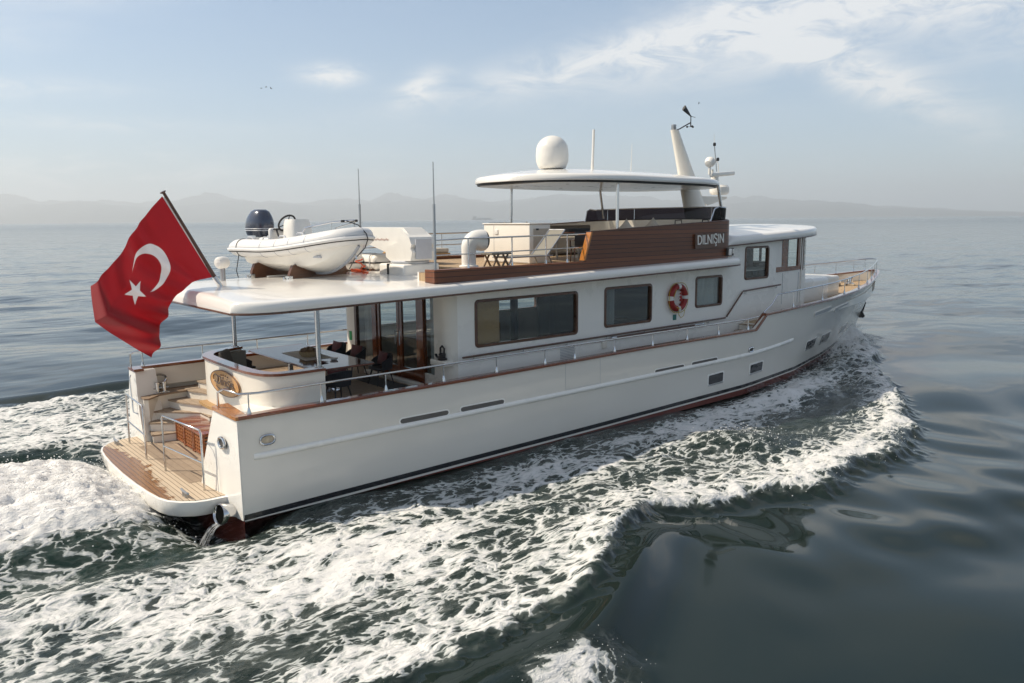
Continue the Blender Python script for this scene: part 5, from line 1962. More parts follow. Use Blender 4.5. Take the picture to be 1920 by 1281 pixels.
# square taupe pillow with an anchor print and folded towels on the settee
o = empty("bench_pillow", (1.42, 0.55, 2.62), rot=(0, math.radians(-16), math.radians(-40)))
tag(o, "square dark taupe pillow with anchor print standing at the settee's port end", "pillow")
MB().rbox((0, 0, 0), (0.14, 0.50, 0.46), 0.065, 4).build("cover", TAUPE, o)
a = MB()
a.tube([(-0.074, 0, -0.06), (-0.074, 0, 0.07)], 0.008, 5)
a.tube([(-0.074, -0.05, -0.03), (-0.074, -0.03, -0.06), (-0.074, 0.03, -0.06), (-0.074, 0.05, -0.03)], 0.008, 5)
a.build("anchor_print", DARKW, o)
o = empty("rolled_towel", (1.1, -0.2, 2.50), 0.25)
tag(o, "pale rolled towels lying on the settee back beside the taupe pillow", "towel")
MB().tube([(-0.1, -0.35, 0), (-0.1, 0.35, 0)], 0.06, 10).build("roll", LCLOTH, o)
MB().tube([(0.03, -0.33, 0), (0.03, 0.33, 0)], 0.06, 10).build("roll", LCLOTH, o)


def build_table():
    t = empty("dining_table", (3.55, 0.35, DECK))
    tag(t, "long varnished dining table in the shaded cockpit, its gloss top mirroring the sea", "table")
    top = MB().prism(rrect(-0.80, 0.80, -2.0, 2.15, 0.10, 5), "z", 0.72, 0.765)
    to = top.build("table_top", TABLE, t)
    e = MB().tube([(p[0], p[1], 0.742) for p in rrect(-0.80, 0.80, -2.0, 2.15, 0.10, 5)], 0.026, 8, closed=True)
    e.build("edge_band", VARN, to)
    for y in (-1.0, 1.2):
        p = MB()
        p.lathe([(0.30, 0.0), (0.30, 0.03), (0.09, 0.06), (0.075, 0.3), (0.075, 0.70), (0.2, 0.72)], 20, None, (0, y, 0))
        p.build("pedestal", STEEL, t)
    r = MB()
    r.prism([(-0.40, -0.62), (0.34, -0.66), (0.40, 1.0), (-0.34, 0.95)], "z", 0.767, 0.774)
    o = r.build("table_runner", LCLOTHD)
    o.location = (3.55, 0.35, DECK)
    tag(o, "grey linen runner spread over the middle of the dining table", "table runner")
    b = empty("cone_basket", (3.52, 0.30, DECK + 0.775))
    tag(b, "round wicker basket heaped with pine cones in the middle of the table", "basket")
    MB().lathe([(0.20, 0.0), (0.25, 0.06), (0.27, 0.13), (0.25, 0.135), (0.20, 0.05), (0.0, 0.04)], 24).build("bowl", CONEB, b)
    rnd = random.Random(4)
    for k in range(17):
        a, d = rnd.random() * 2 * PI, 0.23 * math.sqrt(rnd.random())
        c = MB()
        z = 0.14 + 0.09 * (1 - d / 0.23)
        ax = Euler((rnd.random() * 3, rnd.random() * 3, a)).to_matrix().to_4x4()
        prof = [(0.01, -0.06)]
        for q in range(6):
            w = 0.052 * math.sin(PI * (q + 1) / 7.5)
            prof += [(w, -0.05 + 0.018 * q), (w * 0.72, -0.04 + 0.018 * q)]
        prof += [(0.0, 0.065)]
        c.lathe(prof, 9, Matrix.Translation((d * math.cos(a), d * math.sin(a), z)) @ ax)
        c.build("pine_cone", CONE, b, flat=True)
    for (x, y, rz, lab) in ((3.32, -0.75, 12, "dark red folded napkin on the grey runner, near edge of the table"), (3.75, -0.62, -8, "pale ashtray dish beside the cone basket")):
        if "napkin" in lab:
            o = MB().rbox((0, 0, 0.008), (0.20, 0.34, 0.014), 0.005).build("folded_napkin", MAROON)
            o.location, o.rotation_euler = (x, y, DECK + 0.776), (0, 0, math.radians(rz))
            tag(o, lab, "napkin")
        else:
            o = MB().lathe([(0.08, 0), (0.11, 0.04), (0.10, 0.045), (0.07, 0.015), (0, 0.012)], 20).build("ashtray_dish", PLAST)
            o.location = (x, y, DECK + 0.776)
            tag(o, lab, "dish")


TABLE = mat("table_gloss", (0.08, 0.04, 0.03), 0.10, spec=0.35, vary=0.35, vscale=5, coat=0.0, vstretch=(4, 0.5, 4))
LCLOTHD = mat("grey_linen", (0.46, 0.43, 0.38), 0.95, vary=0.25, vscale=10, bump=0.4, bscale=160)
CONEB = mat("wicker", (0.45, 0.33, 0.18), 0.8, vary=0.5, vscale=40, bump=0.8, bscale=80)
build_table()


def build_crates():
    spec = [(0.80, 1.62, 0.60, "varnished mahogany stool box nearest the stairs on the swim platform"),
            (0.78, 0.92, 0.58, "varnished mahogany stool box in the middle of the three on the platform"),
            (0.78, 0.24, 0.56, "varnished mahogany stool box nearest the sunlit quarter on the platform")]
    first = None
    for (x, y, s, lab) in spec:
        if first is None:
            root = empty("stool_box", (x, y, 0.415))
            first = root
            h = 0.55
            b = MB()
            for (sx, sy) in ((1, 1), (1, -1), (-1, 1), (-1, -1)):
                b.box(sx * 0.27 - 0.03, sx * 0.27 + 0.03, sy * 0.29 - 0.03, sy * 0.29 + 0.03, 0, h - 0.04)
            b.box(-0.27, 0.27, 0.265, 0.285, 0.06, h - 0.04)
            b.box(0.245, 0.265, -0.27, 0.27, 0.06, h - 0.04)
            b.box(-0.27, 0.27, -0.318, -0.28, 0.04, 0.075)
            b.box(-0.298, -0.26, -0.29, 0.29, 0.04, 0.075)
            b.build("frame", VARNB, root)
            MB().rbox((0, 0, h - 0.015), (0.64, 0.68, 0.05), 0.012).build("lid", VARNB, root)
            g = MB()
            n, m_ = 4, 5
            # pierced panels: lattice of slats over a dark inside, aft and on the side
            for k in range(n + 1):
                y0 = -0.25 + 0.5 * k / n
                g.box(-0.285, -0.262, y0 - 0.024, y0 + 0.024, 0.07, h - 0.05)
                g.box(y0 - 0.024, y0 + 0.024, -0.305, -0.287, 0.07, h - 0.05)
            for k in range(m_ + 1):
                z0 = 0.075 + (h - 0.13) * k / m_
                g.box(-0.281, -0.264, -0.26, 0.26, z0 - 0.022, z0 + 0.022)
                g.box(-0.26, 0.26, -0.302, -0.289, z0 - 0.022, z0 + 0.022)
            g.build("lattice_panel", VARNO, root)
            MB().box(-0.245, 0.24, -0.27, 0.26, 0.06, h - 0.05).build("inner_lining", BLACK, root)
        else:
            root = copy_tree(first)
            root.location = (x, y, 0.415)
        tag(root, lab, "stool box", "mahogany stool boxes on the swim platform")


VARNB = mat("crate_mahogany", (0.26, 0.066, 0.016), 0.2, vary=0.45, vscale=6, coat=0.6, vstretch=(3, 0.7, 3))
VARNO = mat("crate_lattice", (0.34, 0.12, 0.04), 0.35, vary=0.3, vscale=9)
build_crates()


def build_liferafts():
    first = None
    for (x, y, lab) in ((6.30, 1.55, "white life raft canister with black straps beside the crane base"), (5.75, 2.15, "white life raft canister half hidden behind the dinghy bow")):
        if first is None:
            root = empty("life_raft_canister", (x, y, 4.50))
            first = root
            MB().rbox((0, 0, 0.30), (0.62, 1.10, 0.44), 0.16, 5).build("shell", PLAST, root)
            MB().rbox((0, 0, 0.29), (0.66, 1.13, 0.045), 0.02).build("seam_band", BLACK, root)
            for yy in (-0.3, 0.3):
                pts = [(0.335 * math.copysign(abs(math.cos(a)) ** 0.4, math.cos(a)), yy, 0.30 + 0.235 * math.copysign(abs(math.sin(a)) ** 0.4, math.sin(a))) for a in np.linspace(0, 2 * PI, 25)[:-1]]
                MB().tube(pts, 0.012, 6, closed=True).build("strap", STRIPW, root)
            for yy in (-0.35, 0.35):
                MB().rbox((0, yy, 0.05), (0.72, 0.10, 0.14), 0.01).build("cradle", DARKW, root)
        else:
            root = copy_tree(first)
            root.location = (x, y, 4.50)
        tag(root, lab, "life raft", "life raft canisters on the roof")
    r = MB()
    rnd = random.Random(2)
    for k in range(4):
        pts = []
        x0, y0 = 5.55 - 0.05 * k, 1.05 - 0.25 * k
        for q in range(14):
            pts.append((x0 + 0.10 * math.sin(q * 0.9 + k) - 0.05 * (q % 3), y0 + 0.02 * q + 0.07 * math.cos(q * 1.1), 4.53 + max(0, 0.03 * q * (1 if k == 2 else 0.25)) + 0.015 * rnd.random()))
        r.tube(pts, 0.02, 6)
    tag(r.build("lashing_rope", ORANGE), "tangled orange rope on the roof in front of the life raft canisters", "rope")


build_liferafts()


def build_lifebuoy():
    root = empty("life_ring", (14.92, -2.80, 3.45))
    tag(root, "red lifebuoy with white bands and yellow line on the white cabin side", "life ring")
    R0, r0 = 0.36, 0.10
    for k in range(4):
        a0, a1 = PI / 2 * k + 0.16, PI / 2 * (k + 1) - 0.16
        MB().tube([(R0 * math.cos(a), 0, R0 * math.sin(a)) for a in np.linspace(a0, a1, 14)], r0, 14).build("ring_section", REDB, root)
        b0, b1 = PI / 2 * k - 0.165, PI / 2 * k + 0.165
        MB().tube([(R0 * math.cos(a), 0, R0 * math.sin(a)) for a in np.linspace(b0, b1, 6)], r0 + 0.004, 14).build("white_band", TAPE, root)
    ln = MB()
    pts = []
    for i in range(64):
        a = 2 * PI * i / 64
        rr = R0 + r0 + 0.015 + 0.045 * abs(math.sin(2 * a))
        pts.append((rr * math.cos(a), -0.03, rr * math.sin(a)))
    ln.tube(pts, 0.010, 6, closed=True)
    ln.tube([(-0.08, -0.1, -0.36), (-0.05, -0.09, -0.55), (0.10, -0.06, -0.66), (0.24, -0.06, -0.60), (0.26, -0.08, -0.42)], 0.010, 6)
    pts = [(0.30 * math.cos(a) - 0.03, -0.085 - 0.03 * math.sin(3 * a), 0.33 * math.sin(a)) for a in np.linspace(1.2, 4.9, 30)]
    ln.tube(pts, 0.013, 6)
    ln.build("grab_line", YELLOW, root)
    lt = MB()
    lt.lathe([(0.0, -0.16), (0.05, -0.14), (0.065, -0.06), (0.05, 0.02), (0.035, 0.06), (0.035, 0.20), (0.0, 0.22)], 14, Matrix.Translation((0.0, -0.10, 0.02)))
    lt.build("float_light", REDB, root)
    co = MB()
    for q in range(4):
        co.tube([(-0.12 + 0.01 * q, -0.10, 0.22 - 0.1 * q), (-0.02, -0.12, 0.20 - 0.1 * q), (-0.13, -0.11, 0.14 - 0.1 * q)], 0.016, 6)
    co.build("coiled_line", TAPE, root)


build_lifebuoy()

# boat hook clipped along the wall
o = empty("boat_hook", (11.9, -2.815, 2.455))
tag(o, "long dark boat hook clipped to the cabin side under the wooden handrail", "boat hook")
MB().tube([(0.0, 0, 0.0), (3.9, 0, 0.02)], 0.028, 8).build("shaft", DARKW, o)
h = MB()
h.tube([(-0.12, 0, 0), (0.1, 0, 0)], 0.034, 8)
h.tube([(3.9, 0, 0.02), (4.4, 0, 0.022)], 0.022, 8)
h.tube([(4.4, 0, 0.12), (4.42, 0, 0.022), (4.4, 0, -0.08)], 0.022, 8)
h.build("hook_end", STEEL, o)

# black deck winch on the ledge by the doors
o = empty("deck_winch", (5.78, -2.55, 2.47))
tag(o, "small black winch with loop handle on a white ledge by the saloon corner", "winch")
w = MB()
w.lathe([(0.12, 0), (0.13, 0.03), (0.08, 0.06), (0.09, 0.16), (0.05, 0.18), (0.0, 0.18)], 16)
w.build("drum", BLACK, o)
MB().tube([(0, -0.07, 0.10), (0, -0.09, 0.30), (0, 0.0, 0.36), (0, 0.08, 0.30), (0, 0.08, 0.12)], 0.025, 8).build("handle", BLACK, o)
MB().tube([(0, 0.12, 0.03), (0.02, 0.28, 0.05), (0, 0.30, 0.12)], 0.03, 8).build("lever", BLACK, o)

# folding lounger on the flybridge
def build_lounger():
    root = empty("folding_lounger", (8.6, -2.35, 4.71), math.radians(3))
    tag(root, "grey sling sun lounger with raised back in front of the white bar cabinet", "sun lounger")
    fr = MB()
    for y in (-0.30, 0.30):
        fr.tube([(-0.75, y, 0.28), (0.95, y, 0.28)], 0.022, 8)
        fr.tube([(0.72, y, 0.29), (1.45, y, 0.98)], 0.022, 8)
        fr.tube([(-0.6, y, 0.28), (-0.75, y, 0.0)], 0.02, 8)
        fr.tube([(0.80, y, 0.28), (0.98, y, 0.0)], 0.02, 8)
    fr.tube([(-0.75, -0.3, 0.28), (-0.75, 0.3, 0.28)], 0.022, 8)
    fr.tube([(1.45, -0.3, 0.98), (1.45, 0.3, 0.98)], 0.022, 8)
    fr.build("frame", GREYST, root)
    MB().loft([[(x, -0.29, z), (x, 0.29, z)] for x, z in ((-0.74, 0.295), (0.0, 0.28), (0.72, 0.295))], ring=False, caps=False).build("seat", GREYC, root)
    MB().loft([[(x, -0.29, z), (x, 0.29, z)] for x, z in ((0.73, 0.30), (1.08, 0.62), (1.45, 0.985))], ring=False, caps=False).build("backrest", GREYC, root)


build_lounger()


def build_footstool():
    root = empty("folding_stool", (7.62, -2.42, 4.71), math.radians(6))
    tag(root, "low teak stool with crossed legs and grey sling top beside the ventilator", "stool")
    for y in (-0.17, 0.17):
        MB().tube([(-0.26, y, 0.0), (-0.02, y, 0.36)], 0.028, 6).build("leg", OLDW, root)
        MB().tube([(0.06, y, 0.0), (-0.18, y, 0.36)], 0.028, 6).build("leg", OLDW, root)
        MB().tube([(0.10, y, 0.0), (0.34, y, 0.36)], 0.028, 6).build("leg", OLDW, root)
        MB().tube([(0.40, y, 0.0), (0.16, y, 0.36)], 0.028, 6).build("leg", OLDW, root)
    MB().rbox((0.08, 0, 0.39), (0.74, 0.44, 0.055), 0.02).build("sling_top", GREYC, root)


build_footstool()


def build_fly_furniture():
    t = empty("flybridge_table", (13.2, -0.6, 4.71))
    tag(t, "dark teak table with grey legs behind the bar cabinet on the flybridge", "table")
    MB().rbox((0, 0, 0.86), (2.6, 1.3, 0.05), 0.015).build("table_top", VARN, t)
    for (sx, sy) in ((1, 1), (1, -1), (-1, 1), (-1, -1)):
        MB().tube([(sx * 1.1, sy * 0.5, 0), (sx * 1.1, sy * 0.5, 0.84)], 0.035, 8).build("leg", GREYST, t)
    tray = MB().rbox((0, 0, 0.05), (0.9, 0.5, 0.10), 0.02).build("serving_tray", BLACK)
    tray.location = (12.3, -0.7, 5.60)
    tag(tray, "black serving tray on the flybridge table next to the cabinet", "tray")
    labs = ["dark framed flybridge chair next to the bar cabinet, facing the table", "dark framed flybridge chair beside the planked bulwark's end board"]
    first = None
    for (x, y, rz, lab) in ((11.35, -1.9, 60, labs[0]), (12.0, -2.25, 95, labs[1])):
        if first is None:
            root = empty("flybridge_chair", (x, y, 4.71), math.radians(rz))
            first = root
            MB().rbox((0, 0, 0.45), (0.46, 0.48, 0.05), 0.02).build("seat", BLACK, root)
            b = MB()
            b.rbox((-0.24, 0, 0.70), (0.03, 0.46, 0.42), 0.012)
            b.build("backrest", BLACK, root)
            for (sx, sy) in ((1, 1), (1, -1), (-1, 1), (-1, -1)):
                MB().tube([(sx * 0.18, sy * 0.21, 0.44), (sx * 0.24, sy * 0.24, 0.0)], [0.022, 0.016], 8).build("leg", DARKW, root)
            ar = MB()
            for sy in (-1, 1):
                ar.tube([(-0.24, sy * 0.24, 0.66), (0.2, sy * 0.25, 0.66), (0.22, sy * 0.25, 0.44)], 0.02, 8)
            ar.build("armrest", DARKW, root)
        else:
            root = copy_tree(first)
            root.location, root.rotation_euler = (x, y, 4.71), (0, 0, math.radians(rz))
        tag(root, lab, "chair", "chairs round the flybridge table")
    # pointed scatter cushions on the settees under the hardtop
    for (x, y, z, mm, lab) in ((12.75, -2.45, 5.62, LCLOTH, "pale grey pointed cushion just forward of the starboard hardtop post"),
                               (14.0, -2.45, 5.66, LCLOTH, "pale oat pointed cushion leaning behind the planked bulwark"),
                               (13.0, 2.45, 5.55, TAUPE, "mottled taupe cushion on the far flybridge settee"),
                               (11.9, 2.35, 5.55, LCLOTH, "white cushion on the far flybridge settee, at its aft end"),
                               (7.75, 2.3, 5.38, PLAST, "white pointed cushion on the teak settee behind the crane")):
        o = empty("scatter_cushion", (x, y, z), rot=(math.radians(45), math.radians(8), math.radians(10)))
        m = MB()
        g, n = [], 10
        for s in (1, -1):
            rows = []
            for i in range(n + 1):
                row = []
                for j in range(n + 1):
                    a, b = -1 + 2 * i / n, -1 + 2 * j / n
                    th = 0.085 * (max(0.0, (1 - a * a) * (1 - b * b))) ** 0.45
                    pin = 1 - 0.10 * (1 - abs(a * b))
                    row.append((s * th, a * 0.26 * pin, b * 0.26 * pin))
                rows.append(row)
            m.loft(rows, ring=False, caps=False)
        m.build("cover", mm, o)
        tag(o, lab, "cushion", "scatter cushions on the flybridge settees")


build_fly_furniture()

# ================================================================== SEA
def _hash_grid(seed):
    r = np.random.RandomState(seed)
    perm = r.permutation(512)
    ang = r.rand(512) * 2 * PI
    return np.concatenate([perm, perm, perm]), np.cos(ang), np.sin(ang)


def perlin(x, y, seed=0):
    P, GX, GY = _hash_grid(seed)
    xi, yi = np.floor(x).astype(np.int64), np.floor(y).astype(np.int64)
    xf, yf = x - xi, y - yi
    xi, yi = xi % 512, yi % 512

    def g(ix, iy, dx, dy):
        h = P[(P[ix % 512] + iy) % 512]
        return GX[h] * dx + GY[h] * dy
    u = xf ** 3 * (xf * (xf * 6 - 15) + 10)
    v = yf ** 3 * (yf * (yf * 6 - 15) + 10)
    a = g(xi, yi, xf, yf) * (1 - u) + g(xi + 1, yi, xf - 1, yf) * u
    b = g(xi, yi + 1, xf, yf - 1) * (1 - u) + g(xi + 1, yi + 1, xf - 1, yf - 1) * u
    return (a * (1 - v) + b * v) * 1.5


def fbm(x, y, seed, octs=4, gain=0.5, lac=2.03):
    s, a, k = 0, 1.0, 1.0
    for o in range(octs):
        s = s + a * perlin(x * k + 17.3 * o, y * k - 9.1 * o, seed + o)
        a *= gain
        k *= lac
    return s


def sstep(a, b, x):
    t = np.clip((x - a) / (b - a), 0, 1)
    return t * t * (3 - 2 * t)


EX = np.array([-14, -5, -1, 1.5, 2.6, 3.7, 4.6, 5.4, 6.6, 7.6, 8.8, 10.4, 12.6, 14.5, 16.2, 18.2, 20.5, 23.0, 25.0, 26.8, 28.6, 30.2, 31.6, 32.2])
EY = np.array([13.5, 12.0, 11.2, 10.9, 11.0, 10.6, 9.9, 9.6, 9.3, 9.35, 9.9, 10.6, 10.4, 10.7, 10.1, 9.1, 7.9, 6.2, 4.9, 3.9, 3.1, 2.0, 0.7, 0.0])


def soft_interp(X, xs, ys, width=1.6):
    """piecewise curve with its corners rounded off"""
    g = np.arange(-20.0, 45.0, 0.1)
    v = np.interp(g, xs, ys)
    k = np.hanning(int(width / 0.1) * 2 + 1)
    k /= k.sum()
    n = len(k) // 2
    v = np.convolve(np.pad(v, n, mode="edge"), k, mode="valid")
    return np.interp(X, g, v)


def sea_fields(X, Y):
    A = np.abs(Y)
    side = np.where(Y > 0, 7.7, 0.0)
    E = np.where(X > 29, np.interp(X, EX, EY), soft_interp(X, EX, EY, 1.3))
    W = np.interp(X, WLX, WLY, left=3.7, right=0.0)
    jag = 0.40 * fbm(X * 0.55 + side, Y * 0.55, 31, 4) + 0.16 * fbm(X * 2.6, Y * 2.6 + side, 35, 3)
    jag *= np.clip((32.5 - X) / 6, 0.1, 1)
    d = A - (E + jag * 0.8)            # > 0 outside the broken water
    fw = np.interp(X, [-4, 0, 7, 9.5, 12, 20, 27, 31], [0.9, 0.4, 0.35, 0.5, 0.85, 0.7, 0.5, 0.3])
    inside = sstep(0.10, -1.0, d / fw) * (X < 32.2)
    dist = np.hypot(X, Y)

    # calm swell: long, low, crossing waves; smooth near by, busier far off
    quiet = np.hypot(X - 10, Y + 11)
    r = np.random.RandomState(11)
    H = np.zeros_like(X)
    for k in range(46):
        lam = 1.3 * (16.0 / 1.3) ** (k / 45.0)
        th = r.normal(0.9, 0.75)
        amp = 0.0021 * lam ** 1.18
        ph = r.rand() * 2 * PI
        fade = 1.0 if lam > 5.0 else np.clip((quiet - 15) / 30, 0.03 if lam < 3 else 0.30, 2.2)
        mod = 0.55 + 0.45 * np.sin(X * 0.06 * (1 + 0.3 * r.rand()) + Y * 0.05 * (1 + r.rand()) + ph)
        H += amp * fade * mod * np.sin((X * np.cos(th) + Y * np.sin(th)) * 2 * PI / lam + ph)
    H *= 1.0 / (1 + (dist / 900.0) ** 2)
    H *= 1 - 0.7 * np.exp(-((X - 3.7) ** 2 + (Y + 12.4) ** 2) / 9.0)

    # diverging bow wave: lip at the edge of the broken water
    lip = np.interp(X, [-14, -3, 2, 5, 8, 12, 16, 20, 25, 29, 31.5, 32.2], [0.06, 0.12, 0.22, 0.30, 0.22, 0.20, 0.24, 0.28, 0.32, 0.34, 0.25, 0.0])
    wo, wi = 0.34, 1.6
    dd = d + 0.45
    H += lip * np.where(dd > 0, np.exp(-(dd / wo) ** 2), np.exp(-(dd / wi) ** 2))
    d0 = A - E
    H -= 0.068 * np.cos(2 * PI * (d0 - 0.1) / 5.0) * sstep(-0.9, 0.2, d0) * sstep(5.6, 2.4, d0) * soft_interp(X, [4.0, 7.5, 10, 17, 22, 27], [0, 1.0, 1.35, 1.35, 1, 0], 2.2)
    lob = sstep(-0.6, 0.4, d0) * sstep(5.0, 2.8, d0) * soft_interp(X, [4, 6, 9, 18, 21], [0, 1, 1.5, 1.5, 0], 2.0)
    H += lob * (0.011 * np.sin((X * 0.88 + Y * 0.48) * 2 * PI / 2.3 + 1.3 * np.sin(Y * 0.9)) + 0.006 * np.sin((X * 0.95 - Y * 0.30) * 2 * PI / 1.35))
    # water climbing the stem and running along the bow
    H += 0.75 * np.exp(-((X - 30.4) / 2.6) ** 2) * np.exp(-np.clip(A - W, 0, 9) / 0.9)
    H += 0.30 * np.exp(-((X - 24.5) / 3.0) ** 2) * np.exp(-((A - W - 1.1) / 0.7) ** 2)
    H -= 0.05 * np.exp(-((X - 20.0) / 5.0) ** 2) * np.exp(-np.clip(A - W, 0, 9) / 0.9)
    # breaking hump amidships and its tail
    H += 0.42 * np.exp(-((X - 12.0 - 0.6 * (A - 7.3)) / 1.3) ** 2) * np.exp(-((A - 7.2) / 1.3) ** 2)
    H += 0.34 * np.exp(-((X - 18.5 - 0.6 * (A - 5.0)) / 1.5) ** 2) * np.exp(-((A - 5.0) / 0.9) ** 2)
    # glassy shoulder: a second, unbroken wave front curling below the foam on the near side
    cx = np.array([-9, -3, 0.1, 0.9, 1.8, 2.8, 4.1, 5.2, 6.3])
    cy = np.array([13.6, 12.5, 11.8, 11.9, 11.8, 11.3, 10.6, 9.9, 9.4])
    C = soft_interp(X, cx, cy, 1.6)
    amp = soft_interp(X, [-9, -2, 1.5, 4.0, 5.6, 6.6], [0.12, 0.26, 0.42, 0.44, 0.28, 0.0], 1.4)
    e = A - C
    H += amp * np.where(e > 0, np.exp(-(e / 0.55) ** 2), np.exp(-(e / 0.95) ** 2))
    # hollow behind the transom, turbulent plume of the propellers, its dark side walls
    H -= 0.72 * np.exp(-((X + 0.25) / 0.80) ** 2) * np.exp(-((A - 2.5) / 1.5) ** 4) * (X < 1.5)
    pl = sstep(-0.35, -1.5, X + 0.25 * (A - 1.5)) * np.exp(-(A / (2.75 + 0.05 * np.clip(-X, 0, 30))) ** 6)
    H += pl * sstep(-0.8, -2.5, X) * (0.48 + 0.13 * fbm(X * 0.55, Y * 1.0, 51, 3))
    tb = 1 - np.abs(fbm(X * 1.3, Y * 1.9, 55, 4, 0.6))
    H += pl * 0.17 * (tb - 0.6)
    H -= 0.20 * sstep(-0.6, -2.2, X) * np.exp(-((A - 4.0) / 0.55) ** 2)
    H += 0.18 * sstep(0.0, -3.0, X) * np.exp(-((A - 5.2) / 0.8) ** 2)

    # foam cover
    band = np.exp(-(np.clip(-d, 0, 9) / 1.5) ** 2)
    D = 0.48 + 0.20 * band * np.interp(X, [-8, 0, 3, 6, 34], [0.2, 0.35, 0.8, 1.0, 1.0])
    D = D + 0.10 * np.interp(X, [12, 20, 32], [0, 1, 1])
    D = D + 0.06 * np.interp(X, [-8, 2, 6], [1, 1, 0])
    mid = np.exp(-((A - 0.5 * (W + E)) / np.maximum(0.28 * (E - W), 0.3)) ** 2) * np.interp(X, [11, 15, 25, 28], [0, 1, 1, 0])
    D = D - 0.14 * mid
    D = D + 0.30 * np.exp(-((A - W - 1.5) / 0.7) ** 2) * np.interp(X, [9, 12, 20, 24], [0, 1, 1, 0])
    D = D + 0.22 * fbm(X * 0.17, Y * 0.36 + side, 61, 4)
    D -= 0.34 * np.exp(-np.clip(A - W - 0.05, 0, 9) / 0.42) * np.interp(X, [-1, 0, 20, 26], [0, 1, 1, 0]) * (A > W - 0.2)
    D += 0.14 * np.exp(-((A - 5.6) / 1.1) ** 2) * np.interp(X, [-6, 0, 6, 12], [0.6, 1, 1, 0])
    D += 0.09 * sstep(6.5, 4.0, X) * sstep(5.5, 7.0, A)
    D -= 0.06 * np.exp(-((A - 8.6) / 1.0) ** 2) * np.interp(X, [-6, -1, 3.0, 5.5], [0.9, 1.0, 0.9, 0])
    D -= 0.34 * np.exp(-((A - 4.35) / 0.42) ** 2) * sstep(-0.5, -2.0, X)
    gl = np.where(X < 6.2, sstep(-0.75, -0.20, e), 0.0) * np.interp(X, [-4, -0.5, 6], [0.3, 1, 1])
    D = D * (1 - gl)
    D = D * inside
    D = np.maximum(D, pl * 1.25)
    # water thrown along the stem
    D = np.maximum(D, 1.1 * np.exp(-((X - 29.8) / 3.0) ** 2) * sstep(2.0, 0.4, A - W) * (A > W - 0.3))
    # the far side wave crest breaks as well
    D = np.clip(D, 0, 1.3)
    # little splash in the near corner
    sp = np.exp(-((X - 0.9) / 0.9) ** 2 - ((Y + 12.3) / 0.42) ** 2)
    D = np.maximum(D, 0.85 * sp)
    H += 0.10 * sp

    # torn surface wherever it is broken
    near = dist < 70
    rough = np.zeros_like(X)
    idx = near & (D > 0.03)
    xs_, ys_ = X[idx], Y[idx]
    rough[idx] = 0.075 * fbm(xs_ * 1.15, ys_ * 1.45, 71, 5, 0.55) + 0.02 * np.abs(fbm(xs_ * 4.0, ys_ * 6.0, 77, 3))
    boost = 0.8 - 0.1 * pl + 0.5 * sstep(17, 26, X) + 0.0 * band
    H += rough * np.clip(D * 1.6, 0, 1) * boost
    # aerated, greener water beside the plume
    G = np.exp(-((A - 3.6) / 1.2) ** 2) * sstep(-0.2, -1.5, X) + 0.25 * inside
    return H, D, np.clip(G, 0, 1)


